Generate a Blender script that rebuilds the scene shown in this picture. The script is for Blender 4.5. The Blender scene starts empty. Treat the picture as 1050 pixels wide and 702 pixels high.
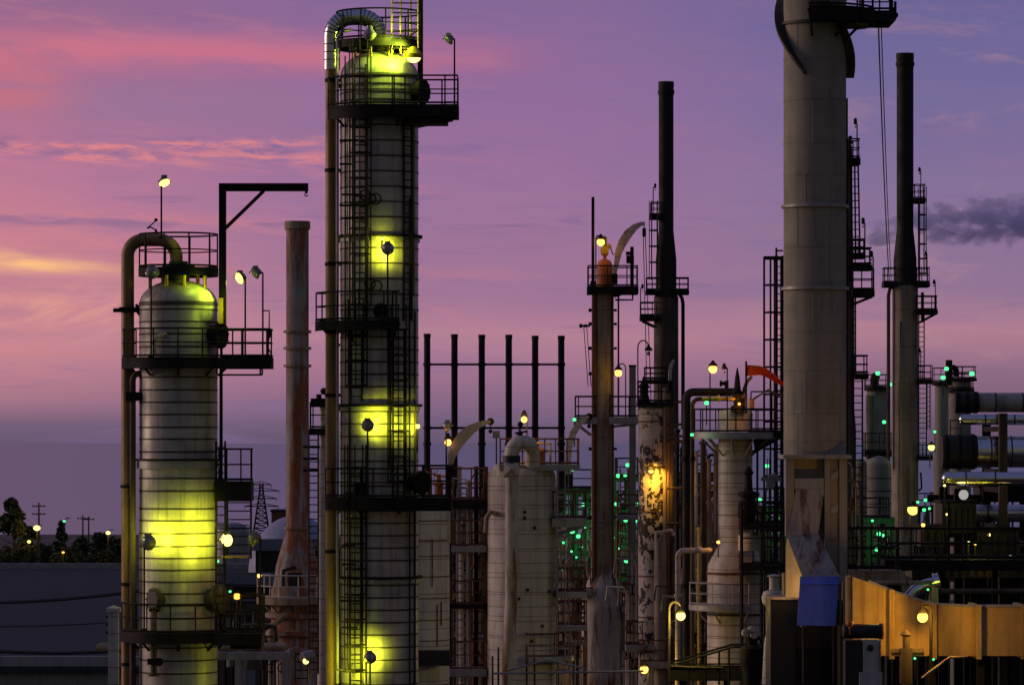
import bpy, math, random
from mathutils import Vector, Matrix
R = math.radians
random.seed(7)
scene = bpy.context.scene
COL = scene.collection
F = 3937.0          # focal length in photo pixels (135 mm on a 36 mm wide, 1050 px frame)
CX, HV, H = 525.0, 453.0, 25.0   # optical axis column, sea horizon row, camera height (m)

def X(u, Y): return (u - CX) * Y / F
def Z(v, Y): return H + (HV - v) * Y / F

# ------------------------------------------------------------------ materials
class NT:
    def __init__(s, tree): s.t = tree; s.n = tree.nodes; s.l = tree.links
    def new(s, typ, **kw):
        n = s.n.new(typ)
        for k, v in kw.items(): setattr(n, k, v)
        return n
    def put(s, sock, v):
        if isinstance(v, bpy.types.NodeSocket): s.l.new(v, sock)
        elif isinstance(v, (tuple, list)):
            sock.default_value = tuple(v) if len(v) == len(sock.default_value) else tuple(v) + (1.0,)
        else: sock.default_value = v
    def m(s, op, a, b=0.0, c=0.0, clamp=False):
        n = s.new('ShaderNodeMath', operation=op); n.use_clamp = clamp
        s.put(n.inputs[0], a); s.put(n.inputs[1], b); s.put(n.inputs[2], c)
        return n.outputs[0]
    def mix(s, f, a, b, blend='MIX'):
        n = s.new('ShaderNodeMix', data_type='RGBA', blend_type=blend)
        s.put(n.inputs[0], f); s.put(n.inputs[6], a); s.put(n.inputs[7], b)
        return n.outputs[2]
    def comb(s, x, y, z):
        n = s.new('ShaderNodeCombineXYZ')
        for i, q in enumerate((x, y, z)): s.put(n.inputs[i], q)
        return n.outputs[0]
    def sep(s, v):
        n = s.new('ShaderNodeSeparateXYZ'); s.put(n.inputs[0], v); return n.outputs
    def noise(s, vec, scale, detail=4.0, rough=0.55, dist=0.0):
        n = s.new('ShaderNodeTexNoise'); s.put(n.inputs['Vector'], vec)
        n.inputs['Scale'].default_value = scale; n.inputs['Detail'].default_value = detail
        n.inputs['Roughness'].default_value = rough; n.inputs['Distortion'].default_value = dist
        return n.outputs[0]
    def step(s, x, lo, hi, a=0.0, b=1.0, smooth=True):
        n = s.new('ShaderNodeMapRange', interpolation_type='SMOOTHSTEP' if smooth else 'LINEAR')
        s.put(n.inputs[0], x); s.put(n.inputs[1], lo); s.put(n.inputs[2], hi); s.put(n.inputs[3], a); s.put(n.inputs[4], b)
        return n.outputs[0]
    def ramp(s, f, stops):
        n = s.new('ShaderNodeValToRGB'); e = n.color_ramp.elements
        while len(e) < len(stops): e.new(0.5)
        for i, (p, c) in enumerate(stops):
            e[i].position = p; e[i].color = tuple(c) + (1.0,)
        s.put(n.inputs[0], f); return n.outputs[0]

def lin(r, g, b):
    return tuple(((c/255)/12.92 if c/255 <= 0.04045 else ((c/255+0.055)/1.055)**2.4) for c in (r, g, b))

MATS = {}
def mat(name):
    m = bpy.data.materials.new(name); m.use_nodes = True
    t = NT(m.node_tree); b = t.n['Principled BSDF']
    MATS[name] = m
    return m, t, b

def weathered(name, base, dark, rough=0.55, metal=0.0, rust=None, rust_amt=0.0, streak=0.5, seam=0.0, peel=0.0, spec=0.4, bump=0.15):
    """paint or cladding with blotches, vertical dirt runs, optional rust runs, plate seams and peeled flakes"""
    m, t, b = mat(name)
    g = t.new('ShaderNodeNewGeometry'); pos = g.outputs['Position']
    x, y, z = t.sep(pos)
    blot = t.noise(pos, 0.9, 5, 0.6)
    run = t.noise(t.comb(t.m('MULTIPLY', x, 4.0), t.m('MULTIPLY', y, 4.0), t.m('MULTIPLY', z, 0.22)), 1.0, 5, 0.62)
    f = t.m('ADD', t.m('MULTIPLY', t.step(run, 0.42, 0.72), streak), t.m('MULTIPLY', t.step(blot, 0.4, 0.75), 0.5), clamp=True)
    c = t.mix(f, base, dark)
    fine = t.noise(pos, 9.0, 4, 0.6)
    c = t.mix(t.step(fine, 0.3, 0.75, 0.0, 0.35), c, tuple(q*0.6 for q in base))
    if rust:
        rr = t.noise(t.comb(t.m('MULTIPLY', x, 2.6), t.m('MULTIPLY', y, 2.6), t.m('MULTIPLY', z, 0.35)), 1.0, 6, 0.66, 0.3)
        rf = t.step(rr, 0.62 - 0.3*rust_amt, 0.74 - 0.22*rust_amt)
        rc = t.mix(t.noise(pos, 5.0, 4), rust, tuple(q*0.45 for q in rust))
        c = t.mix(t.m('MULTIPLY', rf, 0.9), c, rc)
    if seam:
        fr = t.m('FRACT', t.m('DIVIDE', z, seam))
        ed = t.m('MINIMUM', fr, t.m('SUBTRACT', 1.0, fr))
        c = t.mix(t.step(ed, 0.008/seam, 0.03/seam, 0.6, 0.0), c, (0.03, 0.025, 0.02))
    if peel:
        pn = t.noise(t.comb(x, y, t.m('MULTIPLY', z, 0.8)), 3.1, 6, 0.68, 0.25)
        big = t.noise(pos, 0.45, 2)
        pf = t.step(t.m('ADD', pn, t.m('MULTIPLY', t.m('SUBTRACT', big, 0.5), 0.5)), 0.66 - peel*0.2, 0.68 - peel*0.2)
        c = t.mix(pf, c, (0.02, 0.015, 0.012))
    t.put(b.inputs['Base Color'], c)
    t.put(b.inputs['Roughness'], t.step(blot, 0.3, 0.8, rough-0.1, min(1, rough+0.15)))
    b.inputs['Metallic'].default_value = metal
    b.inputs['Specular IOR Level'].default_value = spec
    if bump:
        bn = t.new('ShaderNodeBump'); bn.inputs['Strength'].default_value = bump; bn.inputs['Distance'].default_value = 0.03
        t.put(bn.inputs['Height'], t.m('ADD', fine, blot)); t.l.new(bn.outputs[0], b.inputs['Normal'])
    return m

def glow(name, col, strength):
    m, t, b = mat(name)
    t.n.remove(b); e = t.new('ShaderNodeEmission')
    e.inputs[0].default_value = tuple(col) + (1,); e.inputs[1].default_value = strength
    t.l.new(e.outputs[0], t.n['Material Output'].inputs[0])
    return m

weathered('aluminium cladding', (0.47, 0.455, 0.44), (0.20, 0.19, 0.185), 0.5, 0.25, streak=0.7, spec=0.25)
weathered('bright cladding', (0.74, 0.75, 0.78), (0.50, 0.50, 0.54), 0.24, 1.0, streak=0.25)
weathered('strap steel', (0.06, 0.055, 0.05), (0.03, 0.03, 0.03), 0.6, 0.3)
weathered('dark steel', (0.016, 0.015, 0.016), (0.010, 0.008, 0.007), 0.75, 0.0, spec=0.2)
weathered('soot black', (0.020, 0.016, 0.016), (0.010, 0.009, 0.010), 0.75, 0.0, streak=0.6)
weathered('soot brown', (0.10, 0.075, 0.05), (0.03, 0.024, 0.02), 0.75, 0.0, rust=(0.12, 0.05, 0.02), rust_amt=0.2, streak=0.9)
weathered('tan paint', (0.36, 0.30, 0.22), (0.16, 0.13, 0.10), 0.7, 0.0, rust=(0.16, 0.07, 0.03), rust_amt=0.15, streak=0.9, seam=2.4)
weathered('rusty stack', (0.40, 0.38, 0.36), (0.15, 0.13, 0.12), 0.85, 0.0, rust=(0.38, 0.11, 0.02), rust_amt=0.68, streak=0.8)
weathered('rusty brown', (0.40, 0.32, 0.23), (0.17, 0.13, 0.09), 0.8, 0.0, rust=(0.26, 0.11, 0.045), rust_amt=0.36, streak=0.9, seam=2.1)
weathered('brown pipe paint', (0.30, 0.19, 0.08), (0.12, 0.07, 0.03), 0.5, 0.1, streak=0.4)
weathered('dirty white', (0.60, 0.56, 0.52), (0.33, 0.29, 0.26), 0.65, 0.0, rust=(0.20, 0.075, 0.025), rust_amt=0.12, streak=0.6, seam=0.72)
weathered('pale plaster', (0.60, 0.575, 0.54), (0.36, 0.32, 0.28), 0.7, 0.0, rust=(0.24, 0.09, 0.035), rust_amt=0.10, streak=0.75, seam=0.62)
weathered('peeling white', (0.55, 0.50, 0.45), (0.34, 0.28, 0.22), 0.7, 0.0, rust=(0.18, 0.07, 0.03), rust_amt=0.2, streak=0.6, peel=0.75)
weathered('rust run white', (0.55, 0.51, 0.44), (0.32, 0.28, 0.23), 0.75, 0.0, rust=(0.22, 0.075, 0.02), rust_amt=0.5, streak=0.6)
weathered('stack grey', (0.33, 0.31, 0.265), (0.20, 0.19, 0.165), 0.8, 0.0, streak=0.6, bump=0.08, spec=0.2)
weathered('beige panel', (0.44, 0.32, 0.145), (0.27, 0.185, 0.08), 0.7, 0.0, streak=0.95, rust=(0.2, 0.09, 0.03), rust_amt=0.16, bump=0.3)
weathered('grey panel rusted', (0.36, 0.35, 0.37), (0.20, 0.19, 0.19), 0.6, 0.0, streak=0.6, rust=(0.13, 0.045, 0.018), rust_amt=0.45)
weathered('blue sheet', (0.13, 0.22, 0.98), (0.09, 0.16, 0.85), 0.7, 0.0, streak=0.5)
weathered('grey galvanised', (0.38, 0.38, 0.40), (0.2, 0.2, 0.2), 0.5, 0.3, streak=0.5)
weathered('rusty rail', (0.16, 0.06, 0.03), (0.07, 0.03, 0.02), 0.8, 0.0)
weathered('orange drum', (0.5, 0.17, 0.04), (0.25, 0.09, 0.03), 0.6, 0.0)
weathered('windsock orange', (0.95, 0.13, 0.02), (0.85, 0.10, 0.02), 0.9, 0.0, streak=0.2, bump=0)
weathered('yellow paint', (0.65, 0.48, 0.04), (0.4, 0.28, 0.03), 0.5, 0.0)
weathered('lamp enamel', (0.30, 0.30, 0.32), (0.18, 0.18, 0.2), 0.35, 0.3, streak=0.3, bump=0)
weathered('grey concrete', (0.30, 0.29, 0.28), (0.18, 0.17, 0.17), 0.9)
weathered('roof membrane', (0.055, 0.075, 0.085), (0.035, 0.05, 0.06), 0.95, 0.0, streak=0.5, spec=0.05)
weathered('tank blue', (0.32, 0.35, 0.55), (0.22, 0.24, 0.4), 0.5, 0.0, streak=0.4)
weathered('brick brown', (0.20, 0.10, 0.08), (0.12, 0.07, 0.06), 0.9)
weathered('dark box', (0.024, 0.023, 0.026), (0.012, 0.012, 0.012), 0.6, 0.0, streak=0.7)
weathered('machine white', (0.5, 0.48, 0.5), (0.3, 0.28, 0.3), 0.5)
weathered('bark', (0.05, 0.04, 0.03), (0.03, 0.025, 0.02), 0.9)
weathered('window glass', (0.03, 0.03, 0.05), (0.02, 0.02, 0.03), 0.1, 0.0, spec=0.8, bump=0)

glow('lamp yellow', (1.0, 0.80, 0.20), 2.6)
glow('lamp lime', (0.98, 0.95, 0.16), 2.6)
glow('lamp sodium', (1.0, 0.56, 0.085), 3.2)
glow('lamp amber', (1.0, 0.40, 0.06), 2.4)
glow('lamp green', (0.10, 1.0, 0.33), 1.7)
glow('lamp white', (0.85, 0.82, 0.80), 0.45)

m, t, b = mat('foliage')
g = t.new('ShaderNodeNewGeometry')
t.put(b.inputs['Base Color'], t.mix(t.noise(g.outputs['Position'], 0.8, 3), (0.02, 0.034, 0.015), (0.05, 0.07, 0.03)))
b.inputs['Roughness'].default_value = 0.8

m = MATS['windsock orange']; t = NT(m.node_tree); b = t.n['Principled BSDF']
tl = t.new('ShaderNodeBsdfTranslucent'); tl.inputs[0].default_value = (1.0, 0.16, 0.03, 1)
mx = t.new('ShaderNodeMixShader'); mx.inputs[0].default_value = 0.6
t.l.new(b.outputs[0], mx.inputs[1]); t.l.new(tl.outputs[0], mx.inputs[2]); t.l.new(mx.outputs[0], t.n['Material Output'].inputs[0])
m = MATS['blue sheet']; t = NT(m.node_tree); b = t.n['Principled BSDF']
g = t.new('ShaderNodeNewGeometry'); bn = t.new('ShaderNodeBump'); bn.inputs['Strength'].default_value = 0.6; bn.inputs['Distance'].default_value = 0.12
t.put(bn.inputs['Height'], t.noise(g.outputs['Position'], 2.2, 4, 0.55, 0.6)); t.l.new(bn.outputs[0], b.inputs['Normal'])

m, t, b = mat('land')
g = t.new('ShaderNodeNewGeometry'); pos = g.outputs['Position']
c = t.mix(t.step(t.noise(pos, 0.02, 5), 0.35, 0.65), (0.035, 0.033, 0.032), (0.075, 0.07, 0.065))
c = t.mix(t.step(t.noise(pos, 0.6, 5), 0.45, 0.7, 0, 0.5), c, (0.03, 0.028, 0.026))
t.put(b.inputs['Base Color'], c); b.inputs['Roughness'].default_value = 0.9

m, t, b = mat('sea water')
g = t.new('ShaderNodeNewGeometry'); pos = g.outputs['Position']
x, y, z = t.sep(pos)
b.inputs['Base Color'].default_value = (0.05, 0.05, 0.10, 1); b.inputs['Roughness'].default_value = 0.9; b.inputs['Specular IOR Level'].default_value = 0.0
gl = t.new('ShaderNodeBsdfGlossy'); gl.inputs['Color'].default_value = (0.74, 0.86, 0.80, 1); gl.inputs['Roughness'].default_value = 0.28
mx = t.new('ShaderNodeMixShader'); mx.inputs[0].default_value = 0.80
t.l.new(b.outputs[0], mx.inputs[1]); t.l.new(gl.outputs[0], mx.inputs[2]); t.l.new(mx.outputs[0], t.n['Material Output'].inputs[0])
w = t.m('ADD', t.noise(t.comb(t.m('MULTIPLY', x, 0.35), y, 0), 0.10, 5, 0.6), t.m('MULTIPLY', t.noise(pos, 0.01, 3), 1.5))
bn = t.new('ShaderNodeBump'); bn.inputs['Strength'].default_value = 0.35; bn.inputs['Distance'].default_value = 1.2
t.put(bn.inputs['Height'], w); t.l.new(bn.outputs[0], b.inputs['Normal']); t.l.new(bn.outputs[0], gl.inputs['Normal'])

# ------------------------------------------------------------------ mesh builder
class MB:
    def __init__(s): s.v = []; s.f = []; s.mi = []
    def add(s, vs, fs):
        o = len(s.v); s.v += [tuple(p) for p in vs]; s.f += [tuple(i + o for i in f) for f in fs]
        return s
    def box(s, x0, x1, y0, y1, z0, z1):
        x0, x1 = min(x0, x1), max(x0, x1); z0, z1 = min(z0, z1), max(z0, z1)
        v = [(x, y, z) for z in (z0, z1) for y in (y0, y1) for x in (x0, x1)]
        return s.add(v, [(0,2,3,1), (4,5,7,6), (0,1,5,4), (2,6,7,3), (0,4,6,2), (1,3,7,5)])
    def lathe(s, prof, x=0, y=0, n=40, cap0=False, cap1=False, axis='z', z=0):
        """prof: (radius, height) list from bottom to top"""
        vs = []; fs = []
        for r, h in prof:
            for i in range(n):
                a = 2*math.pi*i/n; p, q = r*math.cos(a), r*math.sin(a)
                if axis == 'z': vs.append((x+p, y+q, z+h))
                elif axis == 'x': vs.append((x+h, y+p, z+q))
                else: vs.append((x+q, y+h, z+p))
        for k in range(len(prof)-1):
            for i in range(n):
                j = (i+1) % n
                fs.append((k*n+i, k*n+j, (k+1)*n+j, (k+1)*n+i))
        if cap0: fs.append(tuple(range(n-1, -1, -1)))
        if cap1: fs.append(tuple((len(prof)-1)*n + i for i in range(n)))
        return s.add(vs, fs)
    def tube(s, pts, r, n=8, r1=None, caps=True):
        pts = [Vector(p) for p in pts]; N = len(pts); vs = []; fs = []
        ref = None
        for i, p in enumerate(pts):
            if i == 0: d = pts[1]-pts[0]
            elif i == N-1: d = pts[-1]-pts[-2]
            else: d = (pts[i+1]-p).normalized() + (p-pts[i-1]).normalized()
            d.normalize()
            if ref is None:
                ref = Vector((0, 0, 1)) if abs(d.z) < 0.9 else Vector((0, 1, 0))
            a = d.cross(ref)
            if a.length < 1e-4: a = d.orthogonal()
            a.normalize(); bb = a.cross(d).normalized(); ref = bb
            rr = r if r1 is None else r + (r1-r)*i/(N-1)
            for k in range(n):
                t_ = 2*math.pi*k/n
                vs.append(p + a*(rr*math.cos(t_)) + bb*(rr*math.sin(t_)))
        for i in range(N-1):
            for k in range(n):
                j = (k+1) % n
                fs.append((i*n+k, i*n+j, (i+1)*n+j, (i+1)*n+k))
        if caps:
            fs.append(tuple(range(n-1, -1, -1))); fs.append(tuple((N-1)*n+k for k in range(n)))
        return s.add(vs, fs)
    def bar(s, a, b_, w): return s.tube([a, b_], w, 4)
    def sphere(s, x, y, z, r, n=14, sz=1.0):
        prof = [(max(1e-3, r*math.sin(math.pi*i/n)), -r*sz*math.cos(math.pi*i/n)) for i in range(n+1)]
        return s.lathe(prof, x, y, 2*n, True, True, z=z)
    def sector(s, r0, r1, a0, a1, z0, z1, x=0, y=0):
        n = max(4, int(abs(a1-a0)/8)); vs = []; fs = []
        for i in range(n+1):
            a = R(a0+(a1-a0)*i/n); c, q = math.cos(a), math.sin(a)
            vs += [(x+r0*c, y+r0*q, z0), (x+r1*c, y+r1*q, z0), (x+r1*c, y+r1*q, z1), (x+r0*c, y+r0*q, z1)]
        for i in range(n):
            o = i*4; p = o+4
            for k in range(4):
                j = (k+1) % 4
                fs.append((o+k, o+j, p+j, p+k))
        fs.append((3, 2, 1, 0)); o = n*4; fs.append((o, o+1, o+2, o+3))
        return s.add(vs, fs)
    def build(s, name, material, parent=None, smooth=True):
        me = bpy.data.meshes.new(name); me.from_pydata(s.v, [], s.f)
        me.materials.append(MATS[material]); me.validate()
        import bmesh
        bm = bmesh.new(); bm.from_mesh(me); bmesh.ops.recalc_face_normals(bm, faces=bm.faces); bm.to_mesh(me); bm.free()
        if smooth:
            for p in me.polygons: p.use_smooth = True
            me.set_sharp_from_angle(angle=R(35))
        o = bpy.data.objects.new(name, me); COL.objects.link(o)
        if parent is not None: o.parent = parent
        return o

def tag(o, label=None, cat=None, group=None, kind=None):
    if label: o['label'] = label
    if cat: o['category'] = cat
    if group: o['group'] = group
    if kind: o['kind'] = kind
    return o

def arc(cx, cz, r, a0, a1, n=10, y=0):
    return [(cx + r*math.cos(R(a0+(a1-a0)*i/n)), y, cz + r*math.sin(R(a0+(a1-a0)*i/n))) for i in range(n+1)]

def split_build(mbs, name, material, parent):
    """each piece a mesh of its own under the same thing"""
    return [q.build(name, material, parent) for q in mbs]

class Site:
    """a thing standing at photo column u0, Y metres away; local metres from its foot on the ground"""
    def __init__(s, name, label, cat, u0, Y, group=None, base=0.0):
        s.u0, s.Y = u0, Y; s.base = base
        s.root = bpy.data.objects.new(name, None); COL.objects.link(s.root)
        s.root.location = (X(u0, Y), Y, base); s.root.empty_display_size = 0.5
        tag(s.root, label, cat, group)
    def x(s, u): return (u - s.u0) * s.Y / F
    def z(s, v): return Z(v, s.Y) - s.base
    def m(s, px): return px * s.Y / F
    def P(s, u, v, y=0.0): return (s.x(u), y, s.z(v))
    def W(s, u, v, y=0.0): return Vector((X(u, s.Y), s.Y + y, Z(v, s.Y)))

def light(parent, kind, world, energy, col, target=None, angle=60, blend=0.6, radius=0.15, name=None):
    d = bpy.data.lights.new(name or ('lamp_beam' if kind == 'SPOT' else 'lamp_or_fill_glow'), kind)
    d.energy = energy; d.color = col; d.shadow_soft_size = radius
    o = bpy.data.objects.new(d.name, d); COL.objects.link(o)
    if kind == 'SPOT':
        d.spot_size = R(angle); d.spot_blend = blend
    loc = Vector(world)
    q = (Vector(target) - loc).to_track_quat('-Z', 'Y') if target is not None else Matrix.Identity(3).to_quaternion()
    o.rotation_mode = 'QUATERNION'; o.rotation_quaternion = q
    if parent is not None:
        o.parent = parent; o.location = loc - parent.location
    else: o.location = loc
    return o

LIME = (0.94, 1.0, 0.03); LIMEG = (0.72, 1.0, 0.05); SODIUM = (1.0, 0.55, 0.08); AMBER = (1.0, 0.36, 0.05); GREEN = (0.05, 1.0, 0.25); WARM = (1.0, 0.62, 0.2)

# ------------------------------------------------------------------ parts
def railing(parent, pts, material='dark steel', h=1.08, r=0.032, post=1.0, closed=False, mid=True, name='railing', kick=True):
    """rails and posts along a path at deck level"""
    mb = MB(); P = [Vector(p) for p in pts]
    if closed: P.append(P[0])
    for hh, rr in ((h, r*1.1),) + (((h*0.52, r*0.8),) if mid else ()):
        mb.tube([p + Vector((0, 0, hh)) for p in P], rr, 5)
    if kick:
        for a, b_ in zip(P, P[1:]): mb.tube([a + Vector((0, 0, 0.07)), b_ + Vector((0, 0, 0.07))], r*1.2, 4)
    acc = 0.0; last = None
    for i, (a, b_) in enumerate(zip(P, P[1:])):
        L = (b_-a).length; d = -acc if i else 0.0
        if L < 1e-6: continue
        s_ = (post - acc) if i else 0.0
        while s_ <= L + 1e-6:
            q = a + (b_-a)*(s_/L); mb.bar(q, q + Vector((0, 0, h)), r*0.9); s_ += post
        acc = L - (s_ - post)
    q = P[-1]; mb.bar(q, q + Vector((0, 0, h)), r*0.9)
    return mb.build(name, material, parent)

def arc_platform(S, v, r0, r1, a0, a1, thick=0.28, material='dark steel', rail='dark steel', h=1.08, cx=0.0, cy=0.0, brackets=True, post=0.95, rr=0.032, parent=None, ends=True):
    """curved deck round a column; v is the row of the deck's top; radii in photo px at the site"""
    z = S.z(v); q0, q1 = S.m(r0), S.m(r1)
    mb = MB(); full = abs(a1-a0) >= 359
    mb.sector(q0, q1, a0, a1, z-0.06, z, cx, cy)
    mb.sector(q1-0.08, q1-0.005, a0, a1, z-thick, z-0.061, cx, cy)
    if brackets:
        n = max(2, int(abs(a1-a0)/40))
        for i in range(n+1):
            a = R(a0 + (a1-a0)*(i+0.001)/n); c, s_ = math.cos(a), math.sin(a)
            mb.bar((cx+q0*c, cy+q0*s_, z-0.16), (cx+q1*0.97*c, cy+q1*0.97*s_, z-0.16), 0.08)
            mb.bar((cx+q0*c, cy+q0*s_, z-min(1.0, (q1-q0)*0.8)-0.15), (cx+(q0+(q1-q0)*0.75)*c, cy+(q0+(q1-q0)*0.75)*s_, z-0.2), 0.05)
    d = mb.build('platform', material, parent or S.root)
    rp = q1 - 0.04; n = max(6, int(abs(a1-a0)/9))
    path = [(cx+rp*math.cos(R(a0+(a1-a0)*i/n)), cy+rp*math.sin(R(a0+(a1-a0)*i/n)), z) for i in range(n+1)]
    if not full and ends:
        c0, c1 = R(a0), R(a1)
        path = [(cx+(q0+0.1)*math.cos(c0), cy+(q0+0.1)*math.sin(c0), z)] + path + [(cx+(q0+0.1)*math.cos(c1), cy+(q0+0.1)*math.sin(c1), z)]
    if full: path = path[:-1]
    railing(d, path, rail, h=h, r=rr, post=post, closed=full)
    return d

def box_platform(S, u0, u1, v, y0, y1, thick=0.28, material='dark steel', rail='dark steel', h=1.08, sides='lrfb', brace=None, post=0.95, rr=0.032, parent=None):
    z = S.z(v); x0, x1 = S.x(u0), S.x(u1)
    mb = MB()
    mb.box(x0, x1, y0, y1, z-0.06, z)
    mb.box(x0, x1, y0+0.003, y0+0.08, z-thick, z-0.061); mb.box(x0, x1, y1-0.08, y1-0.003, z-thick, z-0.061)
    mb.box(x0+0.003, x0+0.08, y0+0.081, y1-0.081, z-thick, z-0.061); mb.box(x1-0.08, x1-0.003, y0+0.081, y1-0.081, z-thick, z-0.061)
    if brace is not None:
        ub, vb = brace
        for y in (y0+0.1, y1-0.1):
            far = x1 if abs(S.x(ub)-x1) > abs(S.x(ub)-x0) else x0
            mb.bar((S.x(ub), y, S.z(vb)), (far*0.85+S.x(ub)*0.15, y, z-thick), 0.06)
    d = mb.build('platform', material, parent or S.root)
    e = 0.04; c = {'fl': (x0+e, y0+e, z), 'fr': (x1-e, y0+e, z), 'br': (x1-e, y1-e, z), 'bl': (x0+e, y1-e, z)}
    seq = [('f', 'fl', 'fr'), ('r', 'fr', 'br'), ('b', 'br', 'bl'), ('l', 'bl', 'fl')]
    keep = [s_ for s_ in seq if s_[0] in sides]
    chains = []
    for k, a, b_ in keep:
        if chains and chains[-1][-1] == a: chains[-1].append(b_)
        else: chains.append([a, b_])
    if len(chains) > 1 and chains[-1][-1] == chains[0][0] :
        chains[0] = chains.pop() + chains[0][1:]
    for ch in chains: railing(d, [c[q] for q in ch], rail, h=h, r=rr, post=post)
    return d

def ladder(S, u, v0, v1, y, side='f', cage=True, material='dark steel', w=0.42, r=0.031, u1=None, parent=None):
    """v0 top row, v1 bottom row; side is where the climber's back faces"""
    mb = MB(); z0, z1 = S.z(v1), S.z(v0); xa = S.x(u); xb = S.x(u1 if u1 is not None else u)
    dx, dy = (w/2, 0) if side in 'fb' else (0, w/2)
    def at(z): return xb + (xa-xb)*(z-z0)/(z1-z0)      # u is the top column, u1 the bottom one
    for s_ in (-1, 1):
        mb.tube([(at(z0)+s_*dx, y+s_*dy, z0), (at(z1)+s_*dx, y+s_*dy, z1)], r*1.25, 4)
    z = z0 + 0.2
    while z < z1:
        mb.tube([(at(z)-dx, y-dy, z), (at(z)+dx, y+dy, z)], r*0.75, 4); z += 0.32
    o = mb.build('ladder', material, parent or S.root)
    if cage:
        cg = MB(); rad = 0.40; base = {'f': 180, 'b': 0, 'r': -90, 'l': 90}[side]
        z = z0 + 0.6
        def hp(k, z):
            a = R(base + 180*k/8); return (at(z)+rad*math.cos(a)*(1 if side in 'fb' else 1.2), y+rad*math.sin(a)*1.2, z)
        while z < z1 + 0.9:
            cg.tube([hp(k, z) for k in range(9)], r*1.15, 4); z += 0.95
        for k in (0, 2, 4, 6, 8): cg.tube([hp(k, z0+0.5), hp(k, z1+0.9)], r*0.8, 4)
        cg.build('ladder_cage', material, o)
    return o

def bands(S, r, vs, material='strap steel', hh=0.060, out=0.016, n=44, parent=None, name='insulation_strap'):
    mb = MB()
    for v in vs:
        z = S.z(v); mb.lathe([(r-0.01, z-hh/2), (r+out, z-hh/2), (r+out, z+hh/2), (r-0.01, z+hh/2)], 0, 0, n)
    return mb.build(name, material, parent or S.root)

def flange(S, r, v, hh=0.16, out=0.09, material='dark steel', parent=None, name='flange_ring', n=44):
    z = S.z(v)
    return MB().lathe([(r-0.01, z-hh/2), (r+out, z-hh/2), (r+out, z+hh/2), (r-0.01, z+hh/2)], 0, 0, n).build(name, material, parent or S.root)

def dome_profile(r, z_tan, z_top, n=10):
    return [(max(0.01, r*math.cos(math.pi/2*i/n)), z_tan + (z_top-z_tan)*math.sin(math.pi/2*i/n)) for i in range(n+1)]

def shell(S, prof, material, n=56, name='shell'):
    return MB().lathe(prof, 0, 0, n, False, True).build(name, material, S.root)

def lathe_dir(mb, prof, origin, d, n=18, cap0=True, cap1=True):
    """lathe along an arbitrary direction"""
    d = Vector(d).normalized(); q = d.to_track_quat('Z', 'Y').to_matrix(); o = Vector(origin)
    tmp = MB(); tmp.lathe(prof, 0, 0, n, cap0, cap1)
    mb.add([o + q @ Vector(p) for p in tmp.v], tmp.f)

def manway(S, u, v, y, r, d, material='dark steel', name='manway'):
    """round bolted cover on a short neck"""
    mb = MB(); rr = S.m(r); o = S.P(u, v, y)
    lathe_dir(mb, [(rr*0.7, -0.35), (rr*0.7, -0.02), (rr, 0), (rr, 0.14), (rr*0.92, 0.17)], o, d, 20)
    dv = Vector(d).normalized(); a = dv.orthogonal().normalized(); b_ = dv.cross(a)
    for k in range(10):
        q = Vector(o) + (a*math.cos(k*0.628) + b_*math.sin(k*0.628))*rr*0.85 + dv*0.15
        lathe_dir(mb, [(0.03, 0), (0.03, 0.06)], q, d, 6)
    return mb.build(name, material, S.root)

def nozzle(S, path, r, material, name='nozzle_pipe', flange_at=True):
    mb = MB(); mb.tube(path, r, 10)
    for p, q in ((path[0], path[1]), (path[-1], path[-2])):
        lathe_dir(mb, [(r*1.7, 0), (r*1.7, 0.07)], p, Vector(q)-Vector(p), 12)
    return mb.build(name, material, S.root)

# ------------------------------------------------------------------ lamps
def floodlight(label, u, v, Y, v_base, aim, lit=None, y=0.0, energy=0.0, col=LIME, angle=70, size=0.26, pole_u=None, light_at=None, spread=None, name='floodlight', group='pole mounted floodlights', pole_mat='dark steel'):
    """bowl floodlight on a thin pole; aim = local direction the bowl faces"""
    pu = u if pole_u is None else pole_u
    S = Site(name, label, 'floodlight', pu, Y, group, base=Z(v_base, Y)); S.root.location.y += y
    mb = MB(); zt = S.z(v)
    ap = Vector(aim).normalized(); hx = S.x(u)
    mb.tube([(0, 0, 0), (0, 0, zt), (hx*0.6, 0, zt+0.12), (hx, 0, zt+0.1)], 0.035, 6)
    mb.box(-0.1, 0.1, -0.1, 0.1, -0.02, 0.04)
    mb.build('pole', pole_mat, S.root)
    hb = MB(); o = Vector((hx, 0, zt))
    lathe_dir(hb, [(size*0.35, -size*0.9), (size*0.5, -size*0.8), (size*0.62, -size*0.35), (size*0.98, 0.0), (size, size*0.12), (size*0.93, size*0.12)], o, ap, 20, True, False)
    hb.box(hx-size*0.42, hx+size*0.42, -size*0.4, size*0.4, zt+size*0.62, zt+size*1.15)
    hb.bar((hx-size*1.02, 0, zt), (hx-size*0.4, 0, zt+size*0.7), 0.02); hb.bar((hx+size*1.02, 0, zt), (hx+size*0.4, 0, zt+size*0.7), 0.02)
    hd = hb.build('lamp_head', 'lamp enamel', S.root)
    lb = MB(); lathe_dir(lb, [(size*0.92, 0.0), (size*0.8, size*0.2), (size*0.45, size*0.36), (0.01, size*0.42)], o + ap*size*0.06, ap, 20)
    lb.build('lens', lit if lit else 'lamp enamel', hd)
    if energy:
        src = S.root.location + o + ap*(size*0.8)
        tgt = Vector(light_at) if light_at is not None else src + ap
        light(S.root, 'SPOT', src, energy, col, tgt, angle, 0.7, 0.12)
    return S

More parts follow.
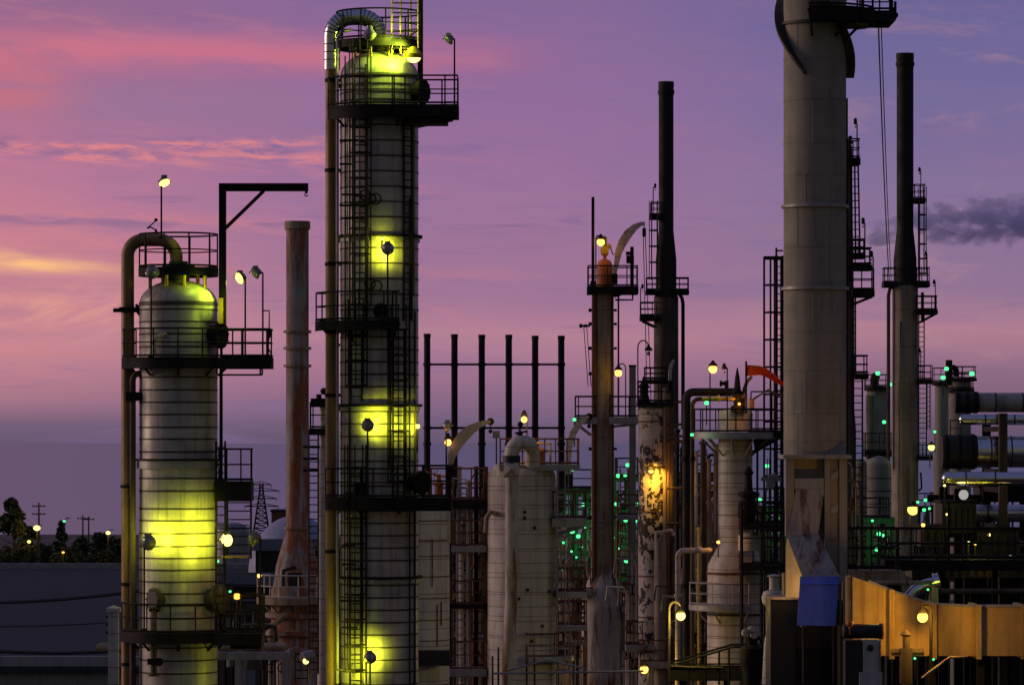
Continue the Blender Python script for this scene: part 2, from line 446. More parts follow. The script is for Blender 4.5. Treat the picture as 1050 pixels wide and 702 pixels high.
def gooseneck(label, u, v, Y, v_base, du=10, lit='lamp sodium', y=0.0, energy=80, col=SODIUM, rb=0.19, group='gooseneck lamps', pole_mat='dark steel', pole_r=0.03):
    """swan-neck lamp: pole at u+du, arching over to the shade at u"""
    S = Site('gooseneck_lamp', label, 'lamp', u+du, Y, group, base=Z(v_base, Y)); S.root.location.y += y
    hx = S.x(u); zt = S.z(v); r = abs(hx)/2
    path = [(0, 0, 0), (0, 0, zt+r*0.9)] + [(hx/2 + (-hx/2)*math.cos(R(180*i/8)) , 0, zt+r*0.9+r*1.3*math.sin(R(180*i/8))) for i in range(1, 9)] + [(hx, 0, zt+0.25)]
    MB().tube(path, pole_r, 6).build('pole', pole_mat, S.root)
    hb = MB(); hb.lathe([(0.05, 0.34), (0.08, 0.26), (rb*1.1, 0.16), (rb*1.2, 0.10), (rb*1.2, 0.07)][::-1], hx, 0, 16, z=zt)
    hb.build('lamp_shade', 'dark steel', S.root)
    MB().sphere(hx, 0, zt-0.06, rb*1.12 if lit else rb*0.6, 9).build('bulb', lit or 'lamp enamel', S.root)
    if energy and lit:
        light(S.root, 'POINT', S.root.location + Vector((hx, -0.35, zt-0.1)), energy, col, radius=0.2)
    return S

def green_lamp(label, u, v, Y, size=2.6, energy=25, col=GREEN, lit='lamp green', post=1.4, group=None, dy=-0.25, cat='lamp', name='bulkhead_lamp'):
    """small bulkhead lamp on a stub post"""
    S = Site(name, label, cat, u, Y, group, base=Z(v, Y)-post)
    r = S.m(size)
    mb = MB(); mb.tube([(0, 0, 0), (0, 0, post-r*0.9)], 0.03, 5); mb.box(-r*0.5, r*0.5, -r*0.4, r*0.4, post-r*1.1, post-r*0.75)
    mb.build('stub_post', 'dark steel', S.root)
    MB().sphere(0, 0, post, r, 8).build('globe', lit, S.root)
    MB().lathe([(r*0.55, r*0.84), (r*0.6, r*0.95), (r*0.3, r*1.2), (0.02, r*1.25)], 0, 0, 12, True, z=post).build('cap', 'dark steel', S.root)
    if energy:
        light(S.root, 'POINT', S.root.location + Vector((0, -r-0.25, post)), energy*(0.13 if col is GREEN else 0.6), col, radius=0.12)
    return S
# ------------------------------------------------------------------ camera, world, sun
cam_d = bpy.data.cameras.new('camera'); cam = bpy.data.objects.new('camera', cam_d); COL.objects.link(cam)
cam_d.lens = 135.0; cam_d.sensor_width = 36.0; cam_d.shift_y = (HV-351.0)/1050.0
cam_d.clip_start = 1.0; cam_d.clip_end = 120000.0
cam.location = (0, 0, H); cam.rotation_euler = (R(90), 0, 0)
scene.camera = cam

W = bpy.data.worlds.new('World'); scene.world = W; W.use_nodes = True
t = NT(W.node_tree)
tc = t.new('ShaderNodeTexCoord')
vn = t.new('ShaderNodeVectorMath', operation='NORMALIZE'); t.l.new(tc.outputs['Generated'], vn.inputs[0])
x, y, z = t.sep(vn.outputs[0])
DEG = 180/math.pi
el = t.m('MULTIPLY', t.m('ARCSINE', z), DEG)                 # elevation, degrees
az = t.m('MULTIPLY', t.m('ARCTAN2', x, y), DEG)              # bearing from the view axis, degrees
def E(v): return math.degrees(math.atan((HV-v)/F))
def A(u): return math.degrees(math.atan((u-CX)/F))
# slow wobble so that the bands of the dusk sky are not ruled lines
wob = t.m('SUBTRACT', t.noise(t.comb(t.m('MULTIPLY', az, 0.22), t.m('MULTIPLY', el, 0.7), 0.0), 1.0, 4, 0.6), 0.5)
elw = t.m('ADD', el, t.m('MULTIPLY', t.m('MULTIPLY', wob, 1.1), t.step(el, 0.1, 2.2)))
EMAX = 9.0
def prof(stops): return t.ramp(t.m('DIVIDE', elw, EMAX, clamp=True), [(max(0, E(v))/EMAX, lin(*c)) for v, c in stops])
left = prof([(453, (104,84,114)), (436, (116,92,120)), (410, (166,112,132)), (385, (188,120,136)), (340, (204,128,138)), (250, (206,120,136)), (160, (186,112,146)), (80, (182,104,136)), (14, (152,98,140)), (-120, (115,88,140))])
midc = prof([(453, (100,82,112)), (436, (112,90,120)), (412, (136,100,132)), (382, (160,110,140)), (345, (180,122,146)), (305, (160,112,148)), (210, (156,110,154)), (100, (144,102,154)), (14, (132,98,152)), (-120, (104,86,143))])
right = prof([(453, (94,78,104)), (436, (106,84,110)), (412, (124,92,120)), (382, (142,103,132)), (342, (176,121,141)), (300, (146,112,149)), (200, (131,108,152)), (70, (108,98,153)), (14, (103,95,150)), (-120, (88,84,138))])
azw = t.m('ADD', az, t.m('MULTIPLY', wob, 3.0))
c = t.mix(t.step(azw, A(-60), A(400)), left, midc)
c = t.mix(t.step(azw, A(540), A(900)), c, right)
clear = t.step(el, 0.7, 2.0)      # no streaks in the murk over the water
# long thin cloud streaks
def streak(kx, ky, tilt, seed, lo, hi):
    q = t.comb(t.m('MULTIPLY', az, kx), t.m('MULTIPLY', t.m('ADD', el, t.m('MULTIPLY', az, tilt)), ky), seed)
    return t.step(t.noise(q, 1.0, 6, 0.62, 0.5), lo, hi)
c = t.mix(t.m('MULTIPLY', streak(0.35, 2.6, 0.10, 3.1, 0.50, 0.72), t.m('MULTIPLY', clear, t.step(az, 2.0, -6.0, 0.06, 0.42))), c, lin(222,120,124))
c = t.mix(t.m('MULTIPLY', streak(0.30, 2.2, 0.03, 11.7, 0.50, 0.72), 0.38), c, lin(132,104,150))
c = t.mix(t.m('MULTIPLY', streak(0.45, 4.5, -0.02, 23.0, 0.58, 0.76), 0.36), c, lin(112,92,142))
c = t.mix(t.m('MULTIPLY', streak(0.6, 1.4, -0.05, 41.0, 0.52, 0.76), t.m('MULTIPLY', clear, t.step(az, A(700), A(980), 0.0, 0.42))), c, lin(200,144,146))
# broad cloud bands of the upper left: (row, half width in rows, tilt, from column, to column, strength, colour, raggedness)
def band(v, w, tilt, u0, u1, amt, col, seed, kx=0.5, ky=2.2, lo=0.30, hi=0.62):
    d = t.m('SUBTRACT', t.m('ADD', el, t.m('MULTIPLY', wob, 0.35)), t.m('ADD', E(v), t.m('MULTIPLY', t.m('SUBTRACT', az, A(300)), tilt)))
    g_ = t.m('EXPONENT', t.m('MULTIPLY', t.m('POWER', t.m('DIVIDE', d, w/F*DEG), 2.0), -1.0))
    g_ = t.m('MULTIPLY', g_, t.step(az, A(u1), A(u0), 0.0, 1.0))
    return t.mix(t.m('MULTIPLY', t.m('MULTIPLY', g_, streak(kx, ky, 0.05, seed, lo, hi)), amt), c, lin(*col))
c = band(110, 30, 0.0, 320, 520, 0.75, (150, 110, 152), 61.0, lo=0.2, hi=0.5)
c = band(56, 17, -0.012, 330, 620, 0.85, (204, 102, 130), 67.0, lo=0.22, hi=0.52)
c = band(92, 40, 0.0, 10, 110, 0.7, (206, 100, 112), 71.0, lo=0.25, hi=0.6)
c = band(152, 9, -0.004, 330, 640, 0.75, (116, 94, 146), 73.0, 0.9, 5.0, 0.42, 0.62)
c = band(148, 5, 0.012, 250, 420, 0.9, (226, 122, 124), 79.0, 1.6, 8.0, 0.45, 0.62)
c = band(163, 8, -0.008, 280, 460, 0.85, (224, 122, 126), 83.0, 1.2, 7.0, 0.42, 0.62)
c = band(228, 7, 0.0, 700, 1400, 0.6, (126, 98, 146), 89.0, 0.7, 6.0, 0.46, 0.64)
# the gold streak low in the left part of the sky
d0 = t.m('SUBTRACT', t.m('ADD', el, t.m('MULTIPLY', wob, 0.5)), t.m('ADD', E(271), t.m('MULTIPLY', t.m('SUBTRACT', az, A(13)), -0.085)))
tex = streak(0.9, 7.0, 0.08, 5.5, 0.30, 0.60)
g1 = t.m('MULTIPLY', t.m('EXPONENT', t.m('MULTIPLY', t.m('POWER', t.m('DIVIDE', d0, 0.13), 2.0), -1.0)), t.step(az, A(175), A(20), 0.0, 1.0))
c = t.mix(t.m('MULTIPLY', g1, t.m('ADD', 0.35, t.m('MULTIPLY', tex, 0.65)), clamp=True), c, lin(255,186,112))
d1 = t.m('SUBTRACT', el, E(322)); 
g2 = t.m('MULTIPLY', t.m('EXPONENT', t.m('MULTIPLY', t.m('POWER', t.m('DIVIDE', d1, 0.35), 2.0), -1.0)), t.step(az, A(330), A(40), 0.0, 0.6))
c = t.mix(t.m('MULTIPLY', g2, streak(0.8, 3.0, -0.25, 15.5, 0.42, 0.68)), c, lin(238,158,132))
d2 = t.m('SUBTRACT', el, E(293))
g3 = t.m('MULTIPLY', t.m('EXPONENT', t.m('MULTIPLY', t.m('POWER', t.m('DIVIDE', d2, 0.16), 2.0), -1.0)), t.step(az, A(200), A(60), 0.0, 0.55))
c = t.mix(t.m('MULTIPLY', g3, tex), c, lin(168,112,142))
# the rest of the dome: darker and bluer upward and away from the afterglow
zen = t.mix(t.step(el, 8.0, 45.0), c, (0.055, 0.062, 0.15))
back = t.step(t.m('ABSOLUTE', t.m('ADD', az, 18.0)), 32.0, 95.0)
zen = t.mix(back, zen, t.mix(t.step(el, 8.0, 42.0), (0.086, 0.078, 0.059), (0.056, 0.070, 0.17)))
sky = t.new('ShaderNodeTexSky', sky_type='NISHITA'); sky.sun_disc = False
sky.sun_elevation = R(1.0); sky.sun_rotation = R(-78); sky.air_density = 1.5; sky.dust_density = 2.0
tot = t.mix(1.0, zen, t.mix(1.0, sky.outputs[0], (0.004, 0.004, 0.004), 'MULTIPLY'), 'ADD')
hs = t.new('ShaderNodeHueSaturation'); hs.inputs['Saturation'].default_value = 0.92; t.l.new(tot, hs.inputs['Color'])
bg = t.n['Background']; t.l.new(hs.outputs[0], bg.inputs[0]); bg.inputs[1].default_value = 1.0

sd = bpy.data.lights.new('sun', 'SUN'); so = bpy.data.objects.new('sun', sd); COL.objects.link(so)
sd.energy = 1.05; sd.angle = R(25); sd.color = (1.0, 0.68, 0.54)
sun_dir = Vector((math.sin(R(-78)), math.cos(R(-78)), math.tan(R(13))))     # towards the afterglow, left and beyond
so.rotation_mode = 'QUATERNION'; so.rotation_quaternion = (-sun_dir).to_track_quat('-Z', 'Y'); so.location = (-60, 60, 60)

vs = scene.view_settings
vs.view_transform = 'Standard'; vs.look = 'None'; vs.exposure = 0.0; vs.gamma = 1.0; vs.use_curve_mapping = False
scene.cycles.use_denoising = True
scene.cycles.max_bounces = 6; scene.cycles.diffuse_bounces = 3; scene.cycles.glossy_bounces = 3
scene.cycles.sample_clamp_indirect = 3.0; scene.cycles.volume_bounces = 3

# ------------------------------------------------------------------ setting
LE = 1040.0
def sheet(name, x0, x1, y0, y1, z, material):
    mb = MB(); mb.add([(x0, y0, z), (x1, y0, z), (x1, y1, z), (x0, y1, z)], [(0, 1, 2, 3)])
    return tag(mb.build(name, material, smooth=False), kind='structure')
sheet('ground', -3000, 3000, -600, LE, 0.0, 'land')
sheet('sea', -60000, 60000, LE, 90000, -1.6, 'sea water')
mb = MB(); mb.add([(-3000, LE, 0), (3000, LE, 0), (3000, LE+8, -1.9), (-3000, LE+8, -1.9)], [(0, 1, 2, 3)])
tag(mb.build('shore_bank', 'land', smooth=False), kind='structure')

# ------------------------------------------------------------------ smoke plume behind the right hand stack
YS = 900.0
sx0, sx1, sz0, sz1 = X(880, YS), X(1120, YS), Z(275, YS), Z(182, YS)
mb = MB(); mb.box(sx0, sx1, YS-14, YS+14, sz0, sz1)
plume = mb.build('smoke_plume', 'land', smooth=False); tag(plume, 'dark blue grey smoke plume drifting behind the tall right stack', 'smoke', kind='stuff')
m = bpy.data.materials.new('smoke'); m.use_nodes = True; t = NT(m.node_tree); t.n.remove(t.n['Principled BSDF'])
g = t.new('ShaderNodeNewGeometry'); px, py, pz = t.sep(g.outputs['Position'])
uu = t.m('DIVIDE', t.m('SUBTRACT', px, X(890, YS)), X(1035, YS)-X(890, YS))       # 0 at the tip, 1 at the frame's edge
pxm = YS/F
nz = t.noise(t.comb(t.m('MULTIPLY', px, 0.7), t.m('MULTIPLY', py, 0.5), t.m('MULTIPLY', pz, 1.15)), 0.25, 6, 0.58, 0.3)
big = t.noise(t.comb(t.m('MULTIPLY', px, 0.6), t.m('MULTIPLY', py, 0.5), t.m('ADD', pz, 31.0)), 0.16, 3, 0.5)
ctr = t.m('ADD', Z(241, YS), t.m('MULTIPLY', t.step(uu, 0.0, 0.45), 14*pxm))
dz = t.m('DIVIDE', t.m('SUBTRACT', pz, t.m('ADD', ctr, t.m('MULTIPLY', t.m('SUBTRACT', big, 0.5), 5.0))), t.m('ADD', 3.2, t.m('MULTIPLY', t.step(uu, 0.0, 0.9), 4.2)))
dy = t.m('DIVIDE', t.m('SUBTRACT', py, YS), 10.0)
rad = t.m('ADD', t.m('MULTIPLY', dz, dz), t.m('MULTIPLY', dy, dy))
body = t.m('MULTIPLY', t.m('SUBTRACT', 1.0, rad), t.step(uu, -0.04, 0.06))
dens = t.step(t.m('ADD', t.m('MULTIPLY', body, 0.75), t.m('MULTIPLY', t.m('SUBTRACT', nz, 0.50), 3.4)), 0.26, 0.66, 0.0, 0.14)
dens = t.m('MULTIPLY', dens, t.step(body, 0.0, 0.25))
pv = t.new('ShaderNodeVolumePrincipled'); t.put(pv.inputs['Color'], (0.60, 0.66, 1.0)); t.put(pv.inputs['Density'], dens)
pv.inputs['Anisotropy'].default_value = 0.0
t.l.new(pv.outputs[0], t.n['Material Output'].inputs[1])
plume.data.materials.clear(); plume.data.materials.append(m)

# ------------------------------------------------------------------ far left: low roof, trees, poles
YR = 300.0
rz = 8.0
Y0r, Y1r = 292.0, 515.0
S = Site('warehouse', 'wide low warehouse with a flat blue grey roof at the left edge', 'building', 60, (Y0r+Y1r)/2)
cy = (Y0r+Y1r)/2
xr0, xr1 = -115 - S.root.location.x, -26 - S.root.location.x
mb = MB(); mb.box(xr0, xr1, Y0r-cy, Y1r-cy, 0, rz-0.5); mb.build('wall', 'grey concrete', S.root, smooth=False)
mb = MB(); mb.box(xr0-0.5, xr1+0.5, Y0r-cy-0.5, Y1r-cy+0.5, rz-0.497, rz); mb.build('roof', 'roof membrane', S.root, smooth=False)
for a, b_, c_, d_ in ((xr0-0.5, xr1+0.5, Y1r-cy-0.4, Y1r-cy+0.55), (xr0-0.5, xr1+0.5, Y0r-cy-0.55, Y0r-cy-0.1)):
    mb = MB(); mb.box(a, b_, c_, d_, rz+0.003, rz+0.75); mb.build('parapet', 'grey galvanised', S.root, smooth=False)
def cable(label, pts, r=0.03, name='cable', group=None, cat='cable'):
    c0 = Vector(pts[0]); S_ = bpy.data.objects.new
    o = MB().tube([Vector(p)-c0 for p in pts], r, 5).build(name, 'strap steel'); o.location = c0
    tag(o, label, cat, group); return o
def sagline(u0, v0, u1, v1, Y, sag, n=16):
    return [(X(u0+(u1-u0)*i/n, Y), Y, Z(v0+(v1-v0)*i/n + sag*4*(i/n)*(1-i/n), Y)) for i in range(n+1)]
cable('upper dark cable sagging across the blue grey warehouse roof', sagline(-60, 618, 190, 598, 180, 6), 0.075, group='cables across the roof')
cable('thin middle cable sagging across the blue grey warehouse roof', sagline(-60, 641, 190, 630, 180, 5), 0.03, group='cables across the roof')
cable('lowest dark cable sagging across the blue grey warehouse roof near the bottom', sagline(-60, 662, 190, 660, 180, 8), 0.085, group='cables across the roof')

def tree(label, u, Y, v_top, width, kind='round', group='trees beyond the warehouse', n=900):
    n = int(n*1.7)
    h = Z(v_top, Y)
    S = Site('conifer_tree' if kind == 'cone' else 'tree', label, 'tree', u, Y, group)
    w = width*Y/F/2
    mb = MB(); mb.tube([(0, 0, 0), (0.1, 0, h*0.45), (-0.1, 0.05, h*0.9)], 0.35, 7, 0.06)
    for k in range(9):
        a = random.random()*6.28; z0 = h*(0.25+0.6*random.random())
        L = w*0.75*(1-z0/h*0.6)
        mb.tube([(0, 0, z0), (L*0.5*math.cos(a), L*0.5*math.sin(a), z0+L*0.2), (L*math.cos(a), L*math.sin(a), z0+L*0.55)], 0.1, 5, 0.03)
    mb.build('trunk', 'bark', S.root)
    cr = MB()
    clumps = []
    for k in range(26 if kind == 'round' else 34):
        f_ = random.random()
        if kind == 'cone': zz = h*(0.12+0.86*f_); rad = w*(1.0-f_)**0.75*(0.5+0.5*random.random())
        else: zz = h*(0.35+0.55*f_); rad = w*math.sqrt(max(0.05, 1-(2*f_-0.9)**2))*random.random()**0.5*0.85
        a = random.random()*6.28
        clumps.append((rad*math.cos(a), rad*math.sin(a), zz, (0.14+0.32*random.random())*w if kind == 'round' else w*(0.2+0.28*(1-f_))))
    for k in range(n):
        cx_, cy_, cz_, cr_ = random.choice(clumps)
        d = Vector((random.gauss(0, 1), random.gauss(0, 1), random.gauss(0, 1))).normalized()*cr_*random.random()**0.4
        p = Vector((cx_, cy_, cz_)) + d; p.z = max(h*0.06, p.z)
        a = Vector((random.gauss(0, 1), random.gauss(0, 1), random.gauss(0, .6))).normalized()*(0.28+0.3*random.random())
        b_ = a.cross(Vector((random.gauss(0, 1), random.gauss(0, 1), random.gauss(0, 1)))).normalized()*(0.16+0.14*random.random())
        cr.add([p-a, p+b_, p+a, p-b_], [(0, 1, 2, 3)])
    cr.build('crown', 'foliage', S.root, smooth=False)
    return S
tree('tall dark pine at the left edge of the photo above the warehouse roof', 14, 640, 502, 46, 'cone', n=2600)
tree('bushy dark tree leaning in beside the tall left pine', 31, 650, 533, 26, n=900)
tree('pointed dark cypress with a green lamp showing above it', 63, 660, 535, 26, 'cone', n=1300)
tree('low round tree between the left pine and the pointed cypress', 46, 690, 558, 30, n=900)
tree('low round tree right of the pointed cypress', 83, 690, 548, 30, n=1000)
tree('spreading dark tree beside the far yellow lamp', 102, 700, 545, 34, n=1100)
tree('dark rounded tree nearest the brown pipe of the left tower', 124, 690, 548, 32, n=1000)
tree('dark bush in front of the pointed cypress', 70, 640, 562, 44, n=1000)
tree('dark bush by the far roof edge under the yellow lamp', 108, 640, 564, 50, n=1000)
tree('dark bush at the foot of the left pine', 22, 630, 560, 44, n=900)

def utility_pole(label, u, Y, v_top, arms=1):
    S = Site('utility_pole', label, 'utility pole', u, Y, 'poles beyond the warehouse')
    h = Z(v_top, Y); MB().tube([(0, 0, 0), (0, 0, h)], 0.2, 7, 0.13).build('pole', 'bark', S.root)
    for k in range(arms):
        mb = MB(); zz = h-0.7-1.3*k; mb.box(-1.1, 1.1, -0.26, -0.14, zz, zz+0.16)
        for q in (-0.95, -0.35, 0.35, 0.95): mb.box(q-0.06, q+0.06, -0.25, -0.13, zz+0.163, zz+0.36)
        mb.build('crossarm', 'bark', S.root)
utility_pole('tall wooden pole with crossarms above the yellow street lamp', 40, 640, 515, 2)
utility_pole('thin pole standing left of a close pair beyond the roof', 85, 720, 528, 1)
utility_pole('thin pole standing right in a close pair beyond the roof', 91, 730, 529, 1)
def street_lamp(label, u, v, Y, lit='lamp yellow', r=3.2, e=60, col=SODIUM):
    S = Site('street_lamp', label, 'street lamp', u, Y, 'far street lamps')
    h = S.z(v); MB().tube([(0, 0, 0), (0, 0, h+0.2), (0.3, 0, h+0.5), (0.9, 0, h+0.5)], 0.09, 6).build('pole', 'dark steel', S.root)
    MB().sphere(0.0, -0.2, h, S.m(r), 8, 0.75).build('bulb', lit, S.root)
    light(S.root, 'POINT', S.root.location + Vector((0, -1.2, h-0.3)), e, col, radius=0.3)
street_lamp('bright yellow street lamp on the wooden pole among the left trees', 38, 541, 636, r=3.6, e=500)
street_lamp('yellow street lamp low in the dark trees near the brown pipe', 111, 546, 630, r=2.4, e=250)
street_lamp('dim yellowish lamp left of the tall wooden pole', 30, 555, 620, 'lamp lime', 1.9, 120)
street_lamp('small orange lamp in the bushes below the cypress', 65, 566, 610, 'lamp amber', 1.5, 60)
street_lamp('tiny green lamp shining over the pointed cypress', 66, 534, 655, 'lamp green', 1.5, 40, GREEN)

# lattice pylon
S = Site('transmission_pylon', 'small lattice power pylon on the shore between the left tower and the rusty stack', 'pylon', 268, 1000)
h = S.z(495); mb = MB(); wb, wt = 2.2, 0.45
def leg(sx, sy, zz): f_ = zz/h; w_ = wb+(wt-wb)*min(1, f_*1.15); return (sx*w_, sy*w_, zz)
lv = [h*i/11 for i in range(12)]
for sx in (-1, 1):
    for sy in (-1, 1): mb.tube([leg(sx, sy, q) for q in lv], 0.14, 4)
for i in range(11):
    for sy in (-1, 1):
        mb.bar(leg(-1, sy, lv[i]), leg(1, sy, lv[i+1]), 0.08); mb.bar(leg(1, sy, lv[i]), leg(-1, sy, lv[i+1]), 0.08)
        mb.bar(leg(-1, sy, lv[i]), leg(1, sy, lv[i]), 0.08)
mb.build('lattice', 'dark steel', S.root)
for zz, w_ in ((h*0.97, 2.6), (h*0.86, 4.6), (h*0.72, 4.0), (h*0.58, 4.4)):
    mb = MB(); mb.bar((-w_, 0, zz), (w_, 0, zz), 0.13); mb.bar((-w_, 0, zz), (0, 0, zz+0.9), 0.09); mb.bar((w_, 0, zz), (0, 0, zz+0.9), 0.09)
    for q in (-1, 1): mb.bar((q*w_, 0, zz), (q*w_, 0, zz-0.8), 0.07)
    mb.build('crossarm', 'dark steel', S.root)

def dome_tank(label, u, Y, v_eave, v_top, r, material, mat2=None, name='storage_tank'):
    S = Site(name, label, 'tank', u, Y, 'storage tanks in the distance')
    rr = S.m(r); ze, zt = S.z(v_eave), S.z(v_top)
    MB().lathe([(rr, 0), (rr, ze)], 0, 0, 48).build('shell', material, S.root)
    MB().lathe([(rr*1.01, ze)] + [(max(0.02, rr*1.01*math.cos(R(a))), ze+(zt-ze)*math.sin(R(a))) for a in range(10, 91, 10)], 0, 0, 48, False, True).build('roof', mat2 or material, S.root)
    path = [(rr*0.98*math.cos(a*math.pi/12), rr*0.98*math.sin(a*math.pi/12), ze) for a in range(24)]
    railing(S.root, path, 'dark steel', 1.0, 0.04, 2.0, True)
    return S
dome_tank('large blue domed tank behind the foot of the rusty stack', 303, 420, 588, 528, 48, 'tank blue')
dome_tank('grey tank with a low cone roof behind the left tower ladder', 238, 560, 545, 535, 18, 'grey galvanised')
dome_tank('blue tank seen between the platforms right of the tall tower', 487, 430, 522, 511, 17, 'tank blue')
S = Site('brick_building', 'small square brown building behind the rusty stack', 'building', 287, 620)
h = S.z(522); hw = S.m(7.5)
mb = MB(); mb.box(-hw, hw, -3, 6, 0, h-0.35); mb.build('wall', 'brick brown', S.root, smooth=False)
mb = MB(); mb.box(-hw-0.2, hw+0.2, -3.2, 6.2, h-0.347, h); mb.build('roof', 'dark box', S.root, smooth=False)
for zz in (0.35, 0.62, 0.82):
    mb = MB(); mb.box(-0.5, 0.5, -3.08, -3.003, h*zz, h*zz+1.0); mb.build('window', 'window glass', S.root, smooth=False)
def shed(label, u0, u1, Y, v_top, depth=12, material='dark box'):
    S = Site('shed', label, 'building', (u0+u1)/2, Y, 'low sheds beyond the plant')
    hw = S.m((u1-u0)/2); h = S.z(v_top)
    mb = MB(); mb.box(-hw, hw, 0, depth, 0, h-0.4); mb.build('wall', material, S.root, smooth=False)
    mb = MB(); mb.add([(-hw-0.3, -0.4, h-0.397), (hw+0.3, -0.4, h-0.397), (hw+0.3, depth/2, h+0.6), (-hw-0.3, depth/2, h+0.6), (hw+0.3, depth+0.4, h-0.397), (-hw-0.3, depth+0.4, h-0.397)],
                      [(0, 1, 2, 3), (3, 2, 4, 5), (0, 3, 5), (1, 4, 2), (0, 5, 4, 1)]); mb.build('roof', 'roof membrane', S.root, smooth=False)
    mb = MB(); mb.box(-0.45*hw, 0.0, -0.06, -0.003, 0, h*0.55); mb.build('door', 'grey galvanised', S.root, smooth=False)
shed('low dark shed behind the lower platform of the left tower', 226, 300, 330, 596)
shed('long dark shed between the blue tank and the tall tower', 262, 350, 380, 560)
shed('dark shed behind the access tower near the tall tower', 455, 520, 400, 548)
# ================================================================== A: left tower
S = A_ = Site('distillation_tower', 'shorter silver banded tower at the left with a green lit dome', 'tower', 183, 146)
rA = S.m(40)
shell(S, [(rA*1.0, 0), (rA, S.z(312))] + dome_profile(rA, S.z(312), S.z(287))[1:], 'aluminium cladding')
bands(S, rA, [318, 330.5, 343, 356, 387, 400, 412.5, 425, 438, 450, 463, 490, 503, 521, 533, 546, 559, 571, 583, 595, 607, 619, 632, 662, 675, 688, 701, 716, 732])
flange(S, rA, 476, 0.30, 0.10, 'grey galvanised'); flange(S, rA, 471, 0.08, 0.16)
MB().lathe([(rA*0.985, S.z(309)), (rA*1.012, S.z(311)), (rA*1.012, S.z(314))], 0, 0, 48).build('dome_seam', 'strap steel', S.root)
# crown nozzle, deck posts and top deck
MB().lathe([(0.42, S.z(290)), (0.42, S.z(276)), (0.62, S.z(276)), (0.62, S.z(271)), (0.36, S.z(271)), (0.36, S.z(268))], 0, 0, 20, True, True).build('top_nozzle', 'strap steel', S.root)
for du, yy in ((-28, -0.35), (-10, -0.95), (8, -0.95), (28, -0.35), (18, 0.8), (-18, 0.8)):
    xx = S.m(du); MB().tube([(xx, yy, S.z(306 if abs(du) > 20 else 296)), (xx, yy, S.z(280))], 0.07, 6).build('deck_post', 'yellow paint', S.root)
arc_platform(S, 275, 17, 41, -180, 180, 0.32, brackets=False, h=1.28)
# triangular lifting lug on the dome
mb = MB(); xx = S.x(172)
mb.add([(xx-0.22, -0.95, S.z(303)), (xx+0.22, -0.95, S.z(303)), (xx+0.12, -0.78, S.z(292.5)), (xx-0.12, -0.78, S.z(292.5)),
        (xx-0.22, -0.88, S.z(303)), (xx+0.22, -0.88, S.z(303)), (xx+0.12, -0.71, S.z(292.5)), (xx-0.12, -0.71, S.z(292.5))],
       [(0,1,2,3), (7,6,5,4), (0,4,5,1), (1,5,6,2), (2,6,7,3), (3,7,4,0)])
mb.build('lifting_lug', 'yellow paint', S.root, smooth=False)
# middle platform: ring round the shell plus an outrigger to the right
arc_platform(S, 367, 40.5, 58, -175, 5, 0.42)
box_platform(S, 226, 281, 367.15, -1.9, -0.2, 0.42, sides='frb', h=1.06)
mb = MB()
for p, q in (((226, 375), (226, 385)), ((226, 385), (272, 385)), ((272, 385), (272, 373)), ((270, 385), (270, 366))):
    mb.tube([S.P(*p, -1.7), S.P(*q, -1.7)], 0.035, 5)
mb.build('hanging_frame', 'dark steel', S.root)
mb = MB(); mb.tube([S.P(272, 320, -1.7), S.P(279, 320, -1.7), S.P(279, 346, -1.7)], 0.03, 5)
mb.box(S.x(276), S.x(282), -1.85, -1.65, S.z(347), S.z(339)); mb.tube([S.P(279, 347, -1.7), S.P(277, 356, -1.7), S.P(282, 366, -1.7), S.P(281, 373, -1.7)], 0.03, 5)
mb.build('junction_box', 'dark steel', S.root)
manway(S, 226, 344, -0.75, 14, (0.92, -0.40, 0.0)); 
nozzle(S, [S.P(162, 366, -1.75), S.P(162, 352, -1.75), S.P(164, 347, -1.72), S.P(168, 345.5, -1.6), S.P(172, 345, -1.35)], 0.10, 'dirty white', 'vent_pipe')
# right hand platform and ladders
box_platform(S, 222, 259, 493, -0.9, 0.7, 0.75, sides='frb', h=1.22)
ladder(S, 227.5, 452, 645, -0.6, 'f', cage=False, w=0.34)
ladder(S, 246, 500, 572, -0.4, 'f', cage=False, w=0.9)
ladder(S, 228, 372, 500, -0.6, 'f', cage=False, w=0.05)
mb = MB(); mb.box(S.x(229), S.x(254), -0.8, 0.4, S.z(571), S.z(569)); mb.build('landing', 'yellow paint', S.root)
# lower platform
arc_platform(S, 646, 40.5, 59, -180, 10, 0.40)
box_platform(S, 224, 272, 646.2, -2.1, 0.1, 0.45, sides='frb', h=1.4)
mb = MB(); mb.box(S.x(240), S.x(271), -2.0, -0.1, S.z(662), S.z(654)); mb.build('deck_beam', 'dark steel', S.root)
manway(S, 225, 613, -1.0, 15.5, (0.86, -0.5, 0.05), 'strap steel')
manway(S, 163, 613, -1.35, 12, (-0.8, -0.6, 0.0), 'strap steel')
nozzle(S, [S.P(162, 690, -1.7), S.P(162, 630, -1.7), S.P(162, 622, -1.55)], 0.12, 'soot brown', 'drain_pipe')
mb = MB(); mb.box(S.x(156), S.x(170), -1.95, -1.6, S.z(678), S.z(672)); lathe_dir(mb, [(0.16, 0), (0.16, 0.06)], S.P(168, 675, -1.95), (0, -1, 0)); mb.build('valve', 'dark steel', S.root)
mb = MB(); mb.box(S.x(227), S.x(232), -1.6, -1.2, S.z(333), S.z(307)); mb.build('bracket_box', 'yellow paint', S.root)

